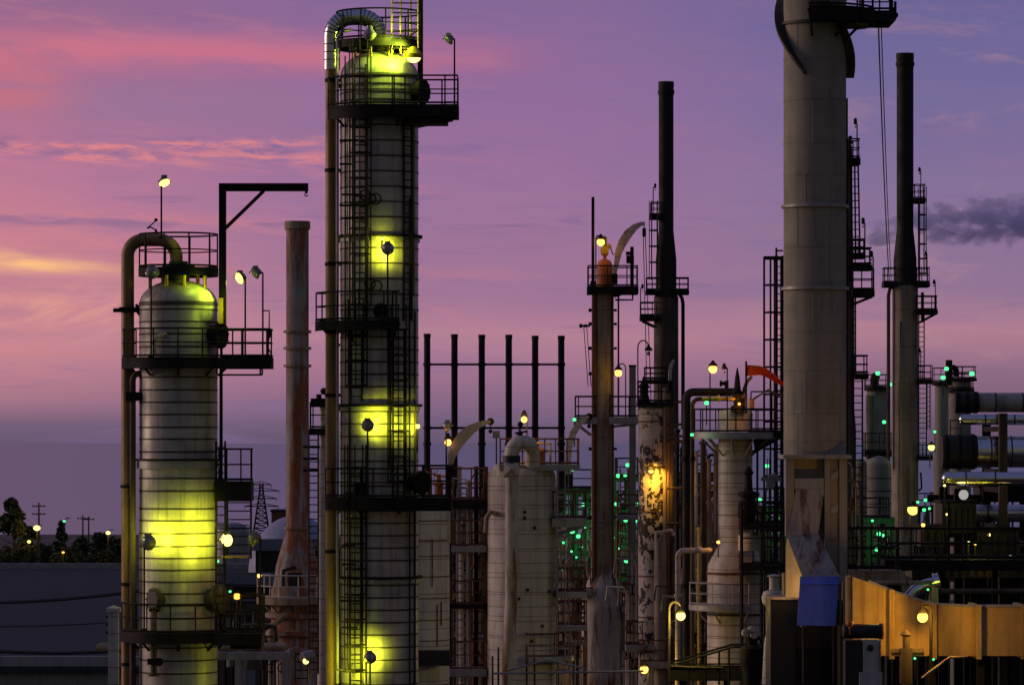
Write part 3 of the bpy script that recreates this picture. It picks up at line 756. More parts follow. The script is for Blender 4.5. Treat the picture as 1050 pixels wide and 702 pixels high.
# davit crane on the left tower
S = Site('davit_crane', 'black L shaped davit crane arm over the left tower platform', 'crane', 231, 146, base=Z(334, 146)); S.root.location.y -= 1.35
mb = MB(); mb.box(-S.m(3.6), S.m(3.6), -0.13, 0.13, 0, S.z(191)); mb.build('post', 'dark steel', S.root, smooth=False)
mb = MB(); mb.box(-S.m(3.5), S.m(87), -0.12, 0.12, S.z(198.5), S.z(190.5)); mb.build('arm', 'dark steel', S.root, smooth=False)
mb = MB(); mb.bar((S.m(3), 0, S.z(236)), (S.m(42), 0, S.z(198)), 0.07); mb.build('brace', 'dark steel', S.root)
mb = MB(); mb.tube([(S.m(85), 0, S.z(198.6)), (S.m(85), 0, S.z(201))] , 0.05, 6); mb.tube(arc(S.m(85), S.z(202), 0.06, 90, 360), 0.02, 5); mb.build('hook', 'dark steel', S.root)

# overhead vapour pipe of the left tower
S = Site('overhead_pipe', 'thick brown pipe bending over the top of the left tower', 'pipe', 131, 146)
r = S.m(6.6); x1 = S.x(181)
path = [(0, 0, 0), (0, 0, S.z(262))] + arc(S.m(16), S.z(262), S.m(16), 180, 90, 8)[1:] + arc(x1-S.m(18), S.z(264), S.m(18), 90, 10, 7)[0:] + [(x1, 0, S.z(270))]
MB().tube(path, r, 18).build('pipe', 'brown pipe paint', S.root)
for v in (500, 600, 682):
    mb = MB(); lathe_dir(mb, [(r*1.15, 0), (r*1.15, 0.12)], (0, 0, S.z(v)), (0, 0, 1), 20); mb.build('pipe_clamp', 'dark steel', S.root)
mb = MB(); mb.box(-0.3, 0.42, -0.32, 0.32, S.z(320), S.z(315)); mb.bar((0.3, -0.2, S.z(316)), (0.75, -0.2, S.z(333)), 0.06); mb.bar((0.3, 0.1, S.z(312)), (0.7, 0.1, S.z(326)), 0.06)
lathe_dir(mb, [(0.08, 0), (0.08, 0.25)], (-0.3, 0, S.z(318)), (-1, 0, 0), 10); mb.build('pipe_support', 'dark steel', S.root)
mb = MB(); mb.tube([S.P(160, 247, 0), S.P(160, 235, 0)], 0.05, 6); mb.tube([S.P(160, 236, 0), S.P(155, 233, -0.1), S.P(151, 234, 0)], 0.03, 5); mb.tube([S.P(151, 234, 0), S.P(157, 229, 0), S.P(160, 226, 0)], 0.025, 5); mb.sphere(S.x(160), 0, S.z(225.5), 0.07, 6)
mb.build('vent_valve', 'dark steel', S.root)
S = Site('side_pipe', 'thin pipe with an elbow running down beside the brown pipe of the left tower', 'pipe', 137.5, 146); S.root.location.y -= 0.5
MB().tube([(0, 0, 0), (0, 0, S.z(390))] + arc(S.m(7), S.z(390), S.m(7), 180, 90, 6)[1:] + [(S.m(20), 0.3, S.z(383))], S.m(3.2), 12).build('pipe', 'soot brown', S.root)
mb = MB(); lathe_dir(mb, [(0.22, 0), (0.22, 0.22)], (-0.1, 0, S.z(409)), (0, 0, 1)); mb.box(-0.25, 0.5, -0.2, 0.2, S.z(411), S.z(402)); lathe_dir(mb, [(0.17, 0), (0.17, 0.06)], (0.45, 0, S.z(406)), (1, 0, 0)); mb.build('valve', 'dark steel', S.root)

FL = 'floodlights round the left tower'
L1 = floodlight('lit floodlight topmost over the left tower, on a tall thin pole', 168.5, 187, 145.3, 244, (0.35, -0.45, -0.75), 'lamp lime', energy=0, pole_u=165.5, size=0.24, group=FL)
light(L1.root, 'SPOT', Vector((X(170, 145.3), 145.2, Z(193, 145.3))), 190, LIMEG, (X(205, 146), 145.6, Z(297, 146)), 40, 0.8)
L2 = floodlight('lit floodlight leaning left on the right side platform of the left tower', 246, 285, 145.0, 366, (-0.75, -0.55, -0.4), 'lamp lime', energy=0, pole_u=251.5, size=0.25, group=FL)
light(L2.root, 'SPOT', Vector((X(240, 145), 144.7, Z(288, 145))), 520, LIMEG, (X(216, 146), 145.0, Z(303, 146)), 58, 0.8)
light(L2.root, 'POINT', Vector((X(238, 144.2), 143.9, Z(314, 144.2))), 26, LIMEG, radius=0.15)  # extra fill light added to brighten the bracket box and manway
light(L1.root, 'POINT', Vector((X(203, 145), 144.75, Z(286, 145))), 17, LIMEG, radius=0.15)  # fill light added beneath the top deck, no fixture of its own
floodlight('unlit floodlight at the far right corner of the left tower platform', 262, 280, 144.7, 366, (-0.8, -0.35, -0.45), None, pole_u=269.5, size=0.24, group=FL)
floodlight('bluish unlit floodlight in front of the left tower dome', 156, 279, 144.0, 366, (0.1, 0.9, -0.3), None, pole_u=155, size=0.27, group=FL)
L3 = floodlight('floodlight on the lower left platform throwing a yellow patch on the tower', 152, 556, 143.6, 645, (0.25, 0.95, 0.05), 'lamp lime', energy=0, pole_u=148, size=0.30, group=FL)
light(L3.root, 'SPOT', Vector((X(159, 143.8), 143.7, Z(552, 143.8))), 260, LIME, (X(168, 146), 144.7, Z(548, 146)), 125, 0.95, radius=0.25)
L4 = floodlight('glaring floodlight beside the right edge of the lit patch on the left tower', 233, 553, 143.9, 645, (-0.4, -0.8, -0.1), 'lamp yellow', energy=0, pole_u=229.5, size=0.27, group=FL)
light(L4.root, 'SPOT', Vector((X(222, 143.6), 143.6, Z(552, 143.6))), 480, LIME, (X(203, 146), 144.7, Z(547, 146)), 115, 0.95, radius=0.25)
light(L4.root, 'POINT', Vector((X(215, 143.6), 142.2, Z(590, 143.6))), 34, LIME, radius=0.2)
light(L3.root, 'POINT', Vector((X(143, 144.5), 144.2, Z(548, 144.5))), 46, LIME, radius=0.2)  # added spill light, brightens the right edge of the brown pipe
L5 = floodlight('floodlight facing sideways on the right corner of the lower left platform', 261, 553, 143.9, 646, (0.55, -0.55, -0.6), 'lamp enamel', pole_u=267, size=0.28, group=FL)
green_lamp('small orange lamp glowing by the lower platform railing of the left tower', 243, 611, 144, 3.6, 16, AMBER, 'lamp amber', 1.3, name='bulkhead_lamp')
green_lamp('small amber lamp on the right corner post of the lower left platform', 266, 590, 146, 2.2, 10, SODIUM, 'lamp sodium', 2.0)
green_lamp('tiny green lamp beside the lit patch on the left tower', 223, 575, 147.5, 1.7, 15, post=1.0)
green_lamp('tiny green lamp behind the manway of the lower left platform', 236, 606, 150, 1.4, 10, post=1.0)

# white square post at far left bottom
S = Site('white_post', 'square white post with a flat cap beside the lower left platform', 'post', 116.5, 141)
w = S.m(5.2); mb = MB(); mb.box(-w, w, -w, w, 0, S.z(627)); mb.build('shaft', 'pale plaster', S.root, smooth=False)
mb = MB(); mb.box(-w*1.35, w*1.35, -w*1.35, w*1.35, S.z(626.9), S.z(623)); mb.add([(-w*1.35, -w*1.35, S.z(623)+.002), (w*1.35, -w*1.35, S.z(623)+.002), (w*1.35, w*1.35, S.z(623)+.002), (-w*1.35, w*1.35, S.z(623)+.002), (0, 0, S.z(620))], [(0,1,4), (1,2,4), (2,3,4), (3,0,4)])
mb.build('cap', 'pale plaster', S.root, smooth=False)
mb = MB()
for v in (632, 640, 648): mb.box(-w-0.10, -w-0.002, -0.05, 0.05, S.z(v)-0.04, S.z(v)+0.04)
mb.build('bolt', 'dark steel', S.root)

# low pipe racks and gantry at the foot of the left tower and the rusty stack
def gantry(label, u0, u1, v, Y, depth=2.5, material='grey galvanised', n=3, group='low pipe gantries'):
    S = Site('pipe_gantry', label, 'pipe rack', (u0+u1)/2, Y, group); hw = S.m((u1-u0)/2); h = S.z(v)
    for i in range(n):
        xx = -hw + 2*hw*i/(n-1)
        mb = MB(); mb.box(xx-0.12, xx+0.12, -0.12, 0.12, 0, h-0.32); mb.box(xx-0.12, xx+0.12, depth-0.12, depth+0.12, 0, h-0.32); mb.build('leg', material, S.root, smooth=False)
    mb = MB(); mb.box(-hw-0.2, hw+0.2, -0.15, 0.15, h-0.317, h); mb.box(-hw-0.2, hw+0.2, depth-0.15, depth+0.15, h-0.317, h)
    for i in range(n*2-1):
        xx = -hw + 2*hw*i/(2*n-2); mb.box(xx-0.1, xx+0.1, 0.153, depth-0.153, h-0.25, h-0.04)
    mb.build('beam', material, S.root, smooth=False)
    return S, hw, h
S, hw, h = gantry('grey pipe gantry behind the lower platform of the left tower', 196, 292, 668, 160)
for k, yy in enumerate((0.5, 1.2, 1.9)):
    MB().tube([(-hw-4, yy, h+0.16), (hw, yy, h+0.16)], 0.14, 10).build('pipe', 'rusty brown', S.root)

# ================================================================== B: tall tower
S = B_ = Site('distillation_tower', 'tallest silver banded tower with caged ladders and three yellow lit patches', 'tower', 389, 146)
rB = S.m(40)
shell(S, [(rB, 0), (rB, S.z(79))] + dome_profile(rB, S.z(79), S.z(53))[1:], 'aluminium cladding')
bs = [89, 97, 105]
v = 131.0
while v < 740:
    if not any(abs(v-q) < 6 for q in (243, 333, 415, 514, 591)): bs.append(v)
    v += 15.6 if v < 330 else 12.6
bands(S, rB, bs)
for v in (243, 415.5, 591):
    flange(S, rB, v, 0.10, 0.16, 'dark steel'); flange(S, rB, v+3.5, 0.16, 0.06, 'grey galvanised')
MB().lathe([(rB*0.985, S.z(77)), (rB*1.012, S.z(79)), (rB*1.012, S.z(82))], 0, 0, 48).build('dome_seam', 'strap steel', S.root)
MB().lathe([(0.4, S.z(56)), (0.4, S.z(44)), (0.6, S.z(44)), (0.6, S.z(40)), (0.34, S.z(40)), (0.34, S.z(36))], 0, 0, 20, True, True).build('top_nozzle', 'strap steel', S.root)
for du, yy in ((-24, -0.6), (-8, -1.0), (10, -1.0), (26, -0.5), (20, 0.8), (-20, 0.8)):
    xx = S.m(du); MB().tube([(xx, yy, S.z(74 if abs(du) > 18 else 62)), (xx, yy, S.z(46))], 0.06, 6).build('deck_post', 'yellow paint', S.root)
arc_platform(S, 43, 17, 45, -180, 180, 0.30, brackets=False, h=1.1)
# top platform sweeping out to the right
arc_platform(S, 112, 40.5, 60, -150, -62, 0.5, ends=False)
box_platform(S, 405, 471, 112.2, -2.25, -0.4, 0.45, sides='frb', brace=(429, 131))
mb = MB(); mb.box(S.x(420), S.x(460), -2.0, -0.6, S.z(131), S.z(123.5)); mb.bar(S.P(441, 131, -1.9), S.P(441, 125, -1.9), 0.05); mb.build('deck_beam', 'dark steel', S.root)
manway(S, 432, 96, -0.75, 13, (0.88, -0.47, 0.0))
# second platform to the left
arc_platform(S, 330, 40.5, 66, -178, -70, 0.36)
# third platform in front, with an outrigger
arc_platform(S, 509, 40.5, 56, -175, -58, 0.5, ends=False)
box_platform(S, 408, 464, 509.2, -2.1, -0.3, 0.5, sides='frb', h=1.2)
mb = MB(); mb.box(S.x(404), S.x(452), -1.9, -0.5, S.z(522), S.z(519)); mb.build('deck_beam', 'dark steel', S.root)
manway(S, 431, 494, -1.1, 12, (0.6, -0.75, 0.0)); manway(S, 392, 320, -1.55, 8, (0.15, -1, 0)); manway(S, 372, 500, -1.6, 7, (-0.2, -1, 0))
# caged ladders on the front
def front_y(u): 
    q = S.m(u-389); return -math.sqrt(max(0.02, rB*rB-q*q)) - 0.22
ladder(S, 371, 70, 330, front_y(371), 'f', w=0.42)
ladder(S, 367, 333, 412, front_y(367), 'f', w=0.42); ladder(S, 366, 480, 700, front_y(366), 'f', w=0.42)
ladder(S, 410, 338, 509, front_y(410), 'f', w=0.42); ladder(S, 419, 115, 330, front_y(419), 'f', cage=False, w=0.3)
# stand-off landings and small stubs by the ladder
for v, a, b_ in ((147, 350, 374), (171, 350, 362), (202, 352, 372), (213, 350, 380), (226, 352, 378), (271, 338, 365), (558, 352, 366), (577, 352, 366), (614, 350, 372), (641, 352, 368), (684, 345, 374)):
    mb = MB(); mb.box(S.x(a), S.x(b_), front_y(360)-0.25, front_y(360)-0.05, S.z(v)-0.035, S.z(v)+0.035); mb.build('ladder_landing', 'dark steel', S.root)
# conduits and thin lines down the shell
for k, (u, v0, v1, r_, mt) in enumerate(((355, 60, 330, .03, 'dark steel'), (360, 88, 700, .035, 'dark steel'), (425, 125, 305, .035, 'brown pipe paint'), (421, 205, 700, .03, 'dark steel'), (401, 335, 480, .03, 'dark steel'), (426, 320, 700, .04, 'soot brown'), (377, 520, 700, .035, 'dark steel'))):
    yy = front_y(u)+0.12; MB().tube([S.P(u, v0, yy), S.P(u, v1, yy)], r_, 6).build('conduit', mt, S.root)
for u, v in ((382, 207), (387, 207), (381, 293), (388, 295), (376, 203)):
    mb = MB(); mb.tube(arc(S.x(u), S.z(v), 0.2, 0, 360, 14, front_y(u)-0.05), 0.03, 5); mb.build('hand_wheel', 'dark steel', S.root)
# dark mast at the back right of the top deck
S = Site('davit_crane', 'dark davit mast rising from the right rear of the tallest tower', 'crane', 431, 147, base=Z(82, 147))
mb = MB(); mb.box(-S.m(2.8), S.m(2.8), -0.11, 0.11, 0, S.z(-20)); mb.build('post', 'dark steel', S.root, smooth=False)
mb = MB(); mb.box(-S.m(60), S.m(3), -0.10, 0.10, S.z(-28), S.z(-20.1)); mb.build('arm', 'dark steel', S.root, smooth=False)
S = Site('roof_ladder_tower', 'green lit ladder frame standing on the dome of the tallest tower', 'ladder', 417, 145, base=Z(56, 145)); S.root.location.y -= 0.2
mb = MB()
for du in (-15, -6, 4, 12): mb.bar((S.m(du), 0.2*(du % 3), 0), (S.m(du), 0.2*(du % 3), S.z(-8)), 0.035)
mb.build('upright', 'yellow paint', S.root)
mb = MB()
for v in (50, 40, 33, 24, 14, 4, -6): mb.bar((S.m(-15), 0, S.z(v)), (S.m(14), 0, S.z(v)), 0.028)
mb.bar((S.m(-15), 0, S.z(52)), (S.m(14), 0, S.z(30)), 0.03)
mb.build('crossbar', 'dark steel', S.root)

S = Site('overhead_pipe', 'tall overhead pipe with a shiny silver elbow over the tallest tower', 'pipe', 340.5, 146); S.root.location.y -= 0.1
r = S.m(6.6); x1 = S.x(388)
MB().tube([(0, 0, 0), (0, 0, S.z(72))], r, 18).build('lower_pipe', 'brown pipe paint', S.root)
zc = S.z(38)
path = [(0, 0, S.z(72)+0.002), (0, 0, zc)] + arc(S.m(20), zc, S.m(20), 180, 90, 9)[1:] + [(x1-S.m(18), 0, zc+S.m(20))] + arc(x1-S.m(18), zc+S.m(2), S.m(18), 90, 0, 8)[1:]
MB().tube(path, r*1.28, 22).build('elbow_cladding', 'bright cladding', S.root)
mb = MB()
for i in range(2, len(path)-1):
    d = Vector(path[i+1])-Vector(path[i-1]); lathe_dir(mb, [(r*1.30, -0.02), (r*1.31, 0), (r*1.30, 0.02)], path[i], d, 22, False, False)
mb.build('cladding_seam', 'strap steel', S.root)
for v in (46, 54, 62):
    mb = MB(); lathe_dir(mb, [(r*1.30, -0.02), (r*1.31, 0), (r*1.30, 0.02)], (0, 0, S.z(v)), (0, 0, 1), 22, False, False); mb.build('cladding_seam', 'strap steel', S.root)
for v, a in ((83, 12), (175, 12), (271, 12), (340, 10), (565, 10), (405, 10)):
    mb = MB(); lathe_dir(mb, [(r*1.12, -0.07), (r*1.12, 0.07)], (0, 0, S.z(v)), (0, 0, 1), 20); mb.box(r, r+S.m(a*0.6), -0.08, 0.08, S.z(v)-0.06, S.z(v)+0.06); mb.build('pipe_clamp', 'dark steel', S.root)
mb = MB(); mb.bar((0.1, -0.3, S.z(84)), (0.65, -0.3, S.z(98)), 0.07); mb.build('pipe_support', 'dark steel', S.root)

S = Site('side_pipe', 'thin silver pipe lit green in front of the tallest tower elbow', 'pipe', 346, 145.2)
MB().tube([(0, 0, Z(700, 145.2)), (0, 0, S.z(40)), (S.m(4), 0, S.z(33)), (S.m(14), 0.2, S.z(30))], S.m(1.6), 8).build('pipe', 'grey galvanised', S.root)

FB = 'floodlights of the tallest tower'
LB1 = floodlight('unlit floodlight on the right platform of the tallest tower against the sky', 460, 41, 144.8, 112, (-0.7, -0.25, -0.65), None, pole_u=466, size=0.22, group=FB)
LB2 = floodlight('floodlight seen from behind under the upper yellow patch of the tallest tower', 397.5, 255, 143.55, 330, (0.02, 1, 0.1), 'lamp lime', energy=0, size=0.24, group=FB)
light(LB2.root, 'SPOT', Vector((X(396, 144), 143.85, Z(256, 144))), 150, LIME, (X(395, 146), 144.6, Z(260, 146)), 100, 0.6, radius=0.2)
LB3 = floodlight('floodlight seen from behind before the middle yellow patch of the tallest tower', 377, 436, 143.5, 508, (0.15, 1, 0.1), 'lamp lime', energy=0, size=0.24, group=FB)
light(LB3.root, 'SPOT', Vector((X(379, 144), 143.8, Z(435, 144))), 190, LIME, (X(388, 146), 144.6, Z(432, 146)), 110, 0.7, radius=0.2)
light(LB3.root, 'SPOT', Vector((X(424, 144), 143.9, Z(437, 144))), 150, LIME, (X(410, 146), 144.8, Z(433, 146)), 105, 0.7, radius=0.2)
LB4 = floodlight('floodlight seen from behind at the foot of the tallest tower', 379.5, 674, 143.5, 735, (0.1, 1, 0.1), 'lamp lime', energy=0, size=0.24, group=FB)
light(LB4.root, 'SPOT', Vector((X(380, 144), 143.8, Z(672, 144))), 170, LIME, (X(380, 146), 144.6, Z(668, 146)), 120, 0.8, radius=0.2)
light(LB4.root, 'SPOT', Vector((X(360, 144), 143.6, Z(676, 144))), 120, LIME, (X(362, 146), 144.9, Z(668, 146)), 110, 0.8, radius=0.2)
light(LB4.root, 'POINT', Vector((X(350, 144.2), 144.0, Z(690, 144.2))), 110, LIME, radius=0.2)  # added spill light for the bottom of the tall brown pipe
S = Site('downlight', 'bright hooded lamp hanging under the top deck of the tallest tower', 'lamp', 424, 144.6, base=Z(60, 144.6))
MB().lathe([(0.30, 0), (0.34, 0.16), (0.2, 0.35), (0.08, 0.45)], 0, 0, 16).build('hood', 'yellow paint', S.root)
MB().sphere(0, 0, 0.02, 0.27, 8, 0.7).build('bulb', 'lamp yellow', S.root)
light(S.root, 'SPOT', Vector((X(419, 144.6), 144.2, Z(46, 144.6))), 700, LIMEG, (X(392, 146), 145.4, Z(70, 146)), 95, 0.7)
light(S.root, 'POINT', Vector((X(400, 144), 144.1, Z(38, 144))), 130, LIMEG, radius=0.2)
S = Site('downlight', 'round bowl lamp hung inside the top railing of the tallest tower', 'lamp', 379, 144.2, base=Z(38, 144.2))
MB().lathe([(0.24, 0), (0.26, 0.1), (0.12, 0.3), (0.12, 0.42)], 0, 0, 16, False, True).build('hood', 'lamp enamel', S.root)
MB().sphere(0, 0, -0.02, 0.2, 8, 0.6).build('bulb', 'lamp enamel', S.root)
green_lamp('small yellow lamp close under the upper ring of the tallest tower', 392, 245, 144.4, 1.6, 25, LIME, 'lamp lime', 0.4)
green_lamp('pale yellow lamp at the right edge of the middle lit patch', 428, 437, 145.4, 2.6, 40, LIME, 'lamp lime', 1.0)

# ================================================================== C: rusty conical stack
S = Site('rusty_stack', 'rust streaked stack with a cone base between the two silver towers', 'chimney', 305, 185)
r0 = S.m(11.8); r1 = S.m(27)
shell(S, [(r1, 0), (r1, S.z(604)), (S.m(25), S.z(600)), (S.m(22), S.z(580)), (r0*1.06, S.z(546)), (r0, S.z(540)), (r0*0.98, S.z(228))], 'rusty stack')
MB().lathe([(r0*0.98, S.z(236)), (r0*1.12, S.z(235)), (r0*1.12, S.z(227)), (r0*0.9, S.z(227)), (r0*0.88, S.z(240))], 0, 0, 40).build('rim', 'rusty brown', S.root)
mb = MB()
for v in (340, 357, 375, 541):
    z = S.z(v); mb.lathe([(r0, z-0.06), (r0+0.12, z-0.06), (r0+0.12, z+0.06), (r0, z+0.06)], 0, 0, 36)
mb.build('stiffener_ring', 'rusty brown', S.root)
mb = MB()
for v in (630, 648, 665): 
    z = S.z(v); mb.lathe([(r1, z-0.18), (r1+0.28, z-0.1), (r1+0.28, z+0.1), (r1, z+0.18)], 0, 0, 40)
mb.build('base_ring', 'rusty stack', S.root)
arc_platform(S, 612, 26, 42, -180, 0, 0.3, rail='dirty white', material='rusty brown', h=1.1, rr=0.035)
mb = MB(); mb.box(S.x(297), S.x(310), -1.2, -0.85, S.z(600), S.z(586)); mb.tube([S.P(292, 600, -1.2), S.P(292, 584, -1.2), S.P(304, 580, -1.1)], 0.09, 8); mb.build('access_door', 'dark box', S.root)
mb = MB(); mb.tube([S.P(280, 700, -1.5), S.P(280, 640, -1.5), S.P(292, 632, -1.4)], 0.14, 8); mb.build('feed_pipe', 'rusty brown', S.root)

# V: slim white column behind the tall pipe with a little platform
S = Site('slim_column', 'slim pale column with small platforms half hidden by the tall brown pipe', 'column', 331, 172)
MB().lathe([(S.m(5.5), 0), (S.m(5.5), S.z(470)), (S.m(3), S.z(462)), (S.m(3), S.z(412))], 0, 0, 24, False, True).build('shell', 'pale plaster', S.root)
box_platform(S, 318, 338, 439, -0.7, 0.7, 0.3, h=1.15, sides='lfrb'); box_platform(S, 319, 337, 412.5, -0.6, 0.6, 0.2, h=0.15)
mb = MB(); mb.tube([S.P(327, 412, 0), S.P(327, 404, 0)], 0.12, 8); mb.sphere(S.x(332), 0, S.z(401), 0.16, 7); mb.build('vent', 'dark steel', S.root)
ladder(S, 322, 440, 690, -0.4, 'f', cage=False); 
mb = MB()
for v in (458, 470, 482): mb.bar(S.P(311, v, 0), S.P(330, v, 0), 0.06)
mb.build('strut', 'dark steel', S.root)
for v in (520, 545, 575, 610, 640):
    pass

# small box lamp by the bottom of the tall pipe
S = Site('box_lamp', 'tilted box lamp on a caged frame left of the tall brown pipe foot', 'lamp', 316, 152, base=Z(700, 152))
mb = MB(); lathe_dir(mb, [(0.22, -0.25), (0.28, 0.25)], (0, 0, S.z(673)), (-0.5, -0.3, -0.2)); mb.build('hood', 'lamp enamel', S.root)
MB().sphere(-0.08, -0.22, S.z(677), 0.12, 7).build('bulb', 'lamp yellow', S.root)
ladder(S, 309, 668, 700, 0, 'f', cage=False, w=0.5)
MB().bar((0, 0, 0), (0, 0, S.z(676)), 0.04).build('pole', 'yellow paint', S.root)
# ================================================================== D: six thin chimneys
ordn = ['leftmost', 'second from the left', 'third from the left', 'fourth from the left', 'fifth from the left', 'rightmost']
for k, (u, vt) in enumerate(zip((438, 466, 494, 521.7, 548.7, 575.5), (342, 342.5, 343, 343, 344, 344))):
    S = Site('thin_chimney', f'thin black chimney, {ordn[k]} of the row of six', 'chimney', u, 300, 'row of six thin chimneys')
    r = S.m(3.3)
    MB().lathe([(r*1.15, 0), (r*1.15, S.z(520)), (r, S.z(500)), (r, S.z(vt+4)), (r*1.12, S.z(vt+4)), (r*1.12, S.z(vt)), (r*0.85, S.z(vt)), (r*0.85, S.z(vt+6))], 0, 0, 22).build('shaft', 'soot black', S.root)
    for v in (373.5, 438.5, 455): MB().lathe([(r, S.z(v)-0.12), (r*1.25, S.z(v)-0.12), (r*1.25, S.z(v)+0.12), (r, S.z(v)+0.12)], 0, 0, 18).build('collar', 'soot black', S.root)
for nm, v in (('upper', 373.5), ('lower', 438.5)):
    o = MB().bar((X(438, 300), 300.0, Z(v, 300)), (X(575.5, 300), 300.0, Z(v, 300)), 0.085)
    c0 = (X(507, 300), 300.0, Z(v, 300)); o.v = [tuple(Vector(p)-Vector(c0)) for p in o.v]
    o = o.build('tie_bar', 'soot black'); o.location = c0
    tag(o, f'{nm} horizontal tie bar linking the six thin black chimneys', 'tie bar')

# ================================================================== W: white vessel behind the tall tower and its access tower
S = Site('process_vessel', 'rust stained white vessel half hidden behind the tallest tower', 'vessel', 425, 160)
r = S.m(36)
shell(S, [(r, 0), (r, S.z(524))] + dome_profile(r, S.z(524), S.z(512))[1:], 'dirty white')
bands(S, r, [533, 553, 569, 590, 612, 634, 655, 676, 700], 'rusty rail', 0.04, 0.02)
mb = MB(); mb.box(S.x(457), S.x(462), -0.5, -0.2, S.z(556), S.z(518)); mb.build('level_gauge', 'pale plaster', S.root)
for u, v0, v1 in ((444, 551, 600), (449, 618, 660), (453, 615, 640)):
    MB().tube([S.P(u, v0, -math.sqrt(max(.01, r*r-S.x(u)**2))-0.06), S.P(u, v1, -math.sqrt(max(.01, r*r-S.x(u)**2))-0.06)], 0.025, 5).build('drip_pipe', 'rusty rail', S.root)
mb = MB(); mb.box(S.x(427), S.x(462), -2.2, -1.3, S.z(679), S.z(664)); mb.build('side_box', 'dark box', S.root)

S = Site('access_tower', 'rusty steel access tower of posts and railed decks right of the tallest tower', 'steel tower', 479, 166)
for u, y, mt in ((461, -0.8, 'dark steel'), (471, 0.8, 'grey galvanised'), (488, 0.9, 'dark steel'), (498.5, -0.6, 'rusty rail')):
    xx = S.x(u); mb = MB(); mb.box(xx-0.09, xx+0.09, y-0.09, y+0.09, 0, S.z(478)); mb.build('post', mt, S.root, smooth=False)
box_platform(S, 463, 499, 559, -1.1, 1.0, 0.25, material='grey galvanised', rail='rusty rail', h=1.1)
box_platform(S, 460, 499, 684, -1.3, 1.0, 0.3, material='grey galvanised', rail='rusty rail', h=1.2)
box_platform(S, 462, 500, 618, -1.0, 1.0, 0.2, material='dark steel', rail='rusty rail', h=1.0)
box_platform(S, 441, 497, 512, -1.0, 1.0, 0.4, material='dark steel', rail='rusty rail', h=1.35)
ladder(S, 474, 500, 700, -0.9, 'f', cage=False, material='grey galvanised')
mb = MB(); 
for a, b_ in (((463, 618), (498, 684)), ((498, 559), (463, 618))): mb.bar(S.P(*a, 1.0), S.P(*b_, 1.0), 0.06)
mb.build('brace', 'rusty rail', S.root)
MB().tube([S.P(473, 700, -0.3), S.P(473, 566, -0.3)], 0.10, 8).build('riser_pipe', 'pale plaster', S.root)
MB().tube([S.P(481, 700, 0.3), S.P(481, 492, 0.3)], 0.08, 8).build('riser_pipe', 'rusty brown', S.root)
gooseneck('small sodium lamp above the railed deck right of the tallest tower', 459.5, 452, 165.5, 512, -1.5, y=-0.3, energy=14, col=AMBER, rb=0.13)
light(A_.root, 'POINT', Vector((X(450, 165), 164.4, Z(492, 165))), 60, AMBER, radius=0.2) if False else None
floodlight('dark floodlight looking right beside the grey curved davit', 459, 437, 165, 512, (0.8, -0.4, -0.4), None, pole_u=457.5, size=0.24)
S = Site('filter_pot', 'cluster of small orange lit fittings on the railed deck right of the tallest tower', 'fitting', 450, 165.6, base=Z(512, 165.6))
mb = MB()
mb.lathe([(0.18, 0), (0.18, 0.6), (0.26, 0.62), (0.26, 0.7), (0.1, 0.8), (0.1, 1.1)], 0, 0, 14, True, True)
mb.build('body', 'orange drum', S.root)
mb = MB(); mb.tube([(-0.5, 0, 0), (-0.5, 0, 1.2), (0.0, 0, 1.0), (0.45, 0, 1.0), (0.45, 0, 0)], 0.05, 6); mb.build('pipe', 'rusty brown', S.root)
mb = MB(); mb.tube(arc(-0.2, 1.25, 0.14, 0, 360, 12, -0.1), 0.02, 5); mb.tube([(-0.2, -0.1, 0.8), (-0.2, -0.1, 1.25)], 0.02, 5); mb.build('hand_wheel', 'orange drum', S.root)

def davit_fin(label, pts, Y, y=0.0, material='grey galvanised', wid=0.30, base=None, hook=True):
    """curved plate davit: pts = (u, v, half width in photo px) along its centre line from foot to tip"""
    S = Site('curved_davit', label, 'davit', pts[0][0], Y, 'curved davit arms', base=Z(pts[0][1], Y)); S.root.location.y += y
    P = [(S.x(a), S.z(b_), S.m(c_)) for a, b_, c_ in pts]; n = len(P); vs_ = []; fs = []
    for i, (a, b_, w) in enumerate(P):
        q = P[min(i+1, n-1)]; p = P[max(i-1, 0)]; d = Vector((q[0]-p[0], q[1]-p[1])).normalized(); nx, nz_ = -d.y, d.x
        for s_, yy in ((1, -wid/2), (1, wid/2), (-1, wid/2), (-1, -wid/2)): vs_.append((a+nx*w*s_, yy, b_+nz_*w*s_))
    for i in range(n-1):
        for k in range(4): j = (k+1) % 4; fs.append((i*4+k, i*4+j, i*4+4+j, i*4+4+k))
    fs += [(3, 2, 1, 0), tuple((n-1)*4+k for k in range(4))]
    MB().add(vs_, fs).build('arm', material, S.root)
    if hook:
        tx, tz = P[-1][0], P[-1][1]
        mb = MB(); lathe_dir(mb, [(0.16, -0.12), (0.16, 0.12)], (tx, 0, tz), (0, 1, 0), 12); mb.build('sheave', 'dark steel', S.root)
        mb = MB(); mb.bar((tx, 0, tz), (tx, 0, tz-0.35), 0.02); mb.sphere(tx, 0, tz-0.42, 0.09, 6); mb.build('hook', 'dark steel', S.root)
    mb = MB(); w = P[0][2]; mb.box(-w*1.5, w*1.5, -0.2, 0.2, -0.5, 0.0); mb.build('foot', 'dark steel', S.root)
    return S
davit_fin('large grey curved davit arm leaning right before the six thin chimneys', [(462, 476, 2.5), (463, 468, 4), (467, 458, 5.5), (474, 448, 6), (483, 440, 5), (492, 435, 3.2), (500, 432.5, 1.8), (503, 432, 1.5)], 165)

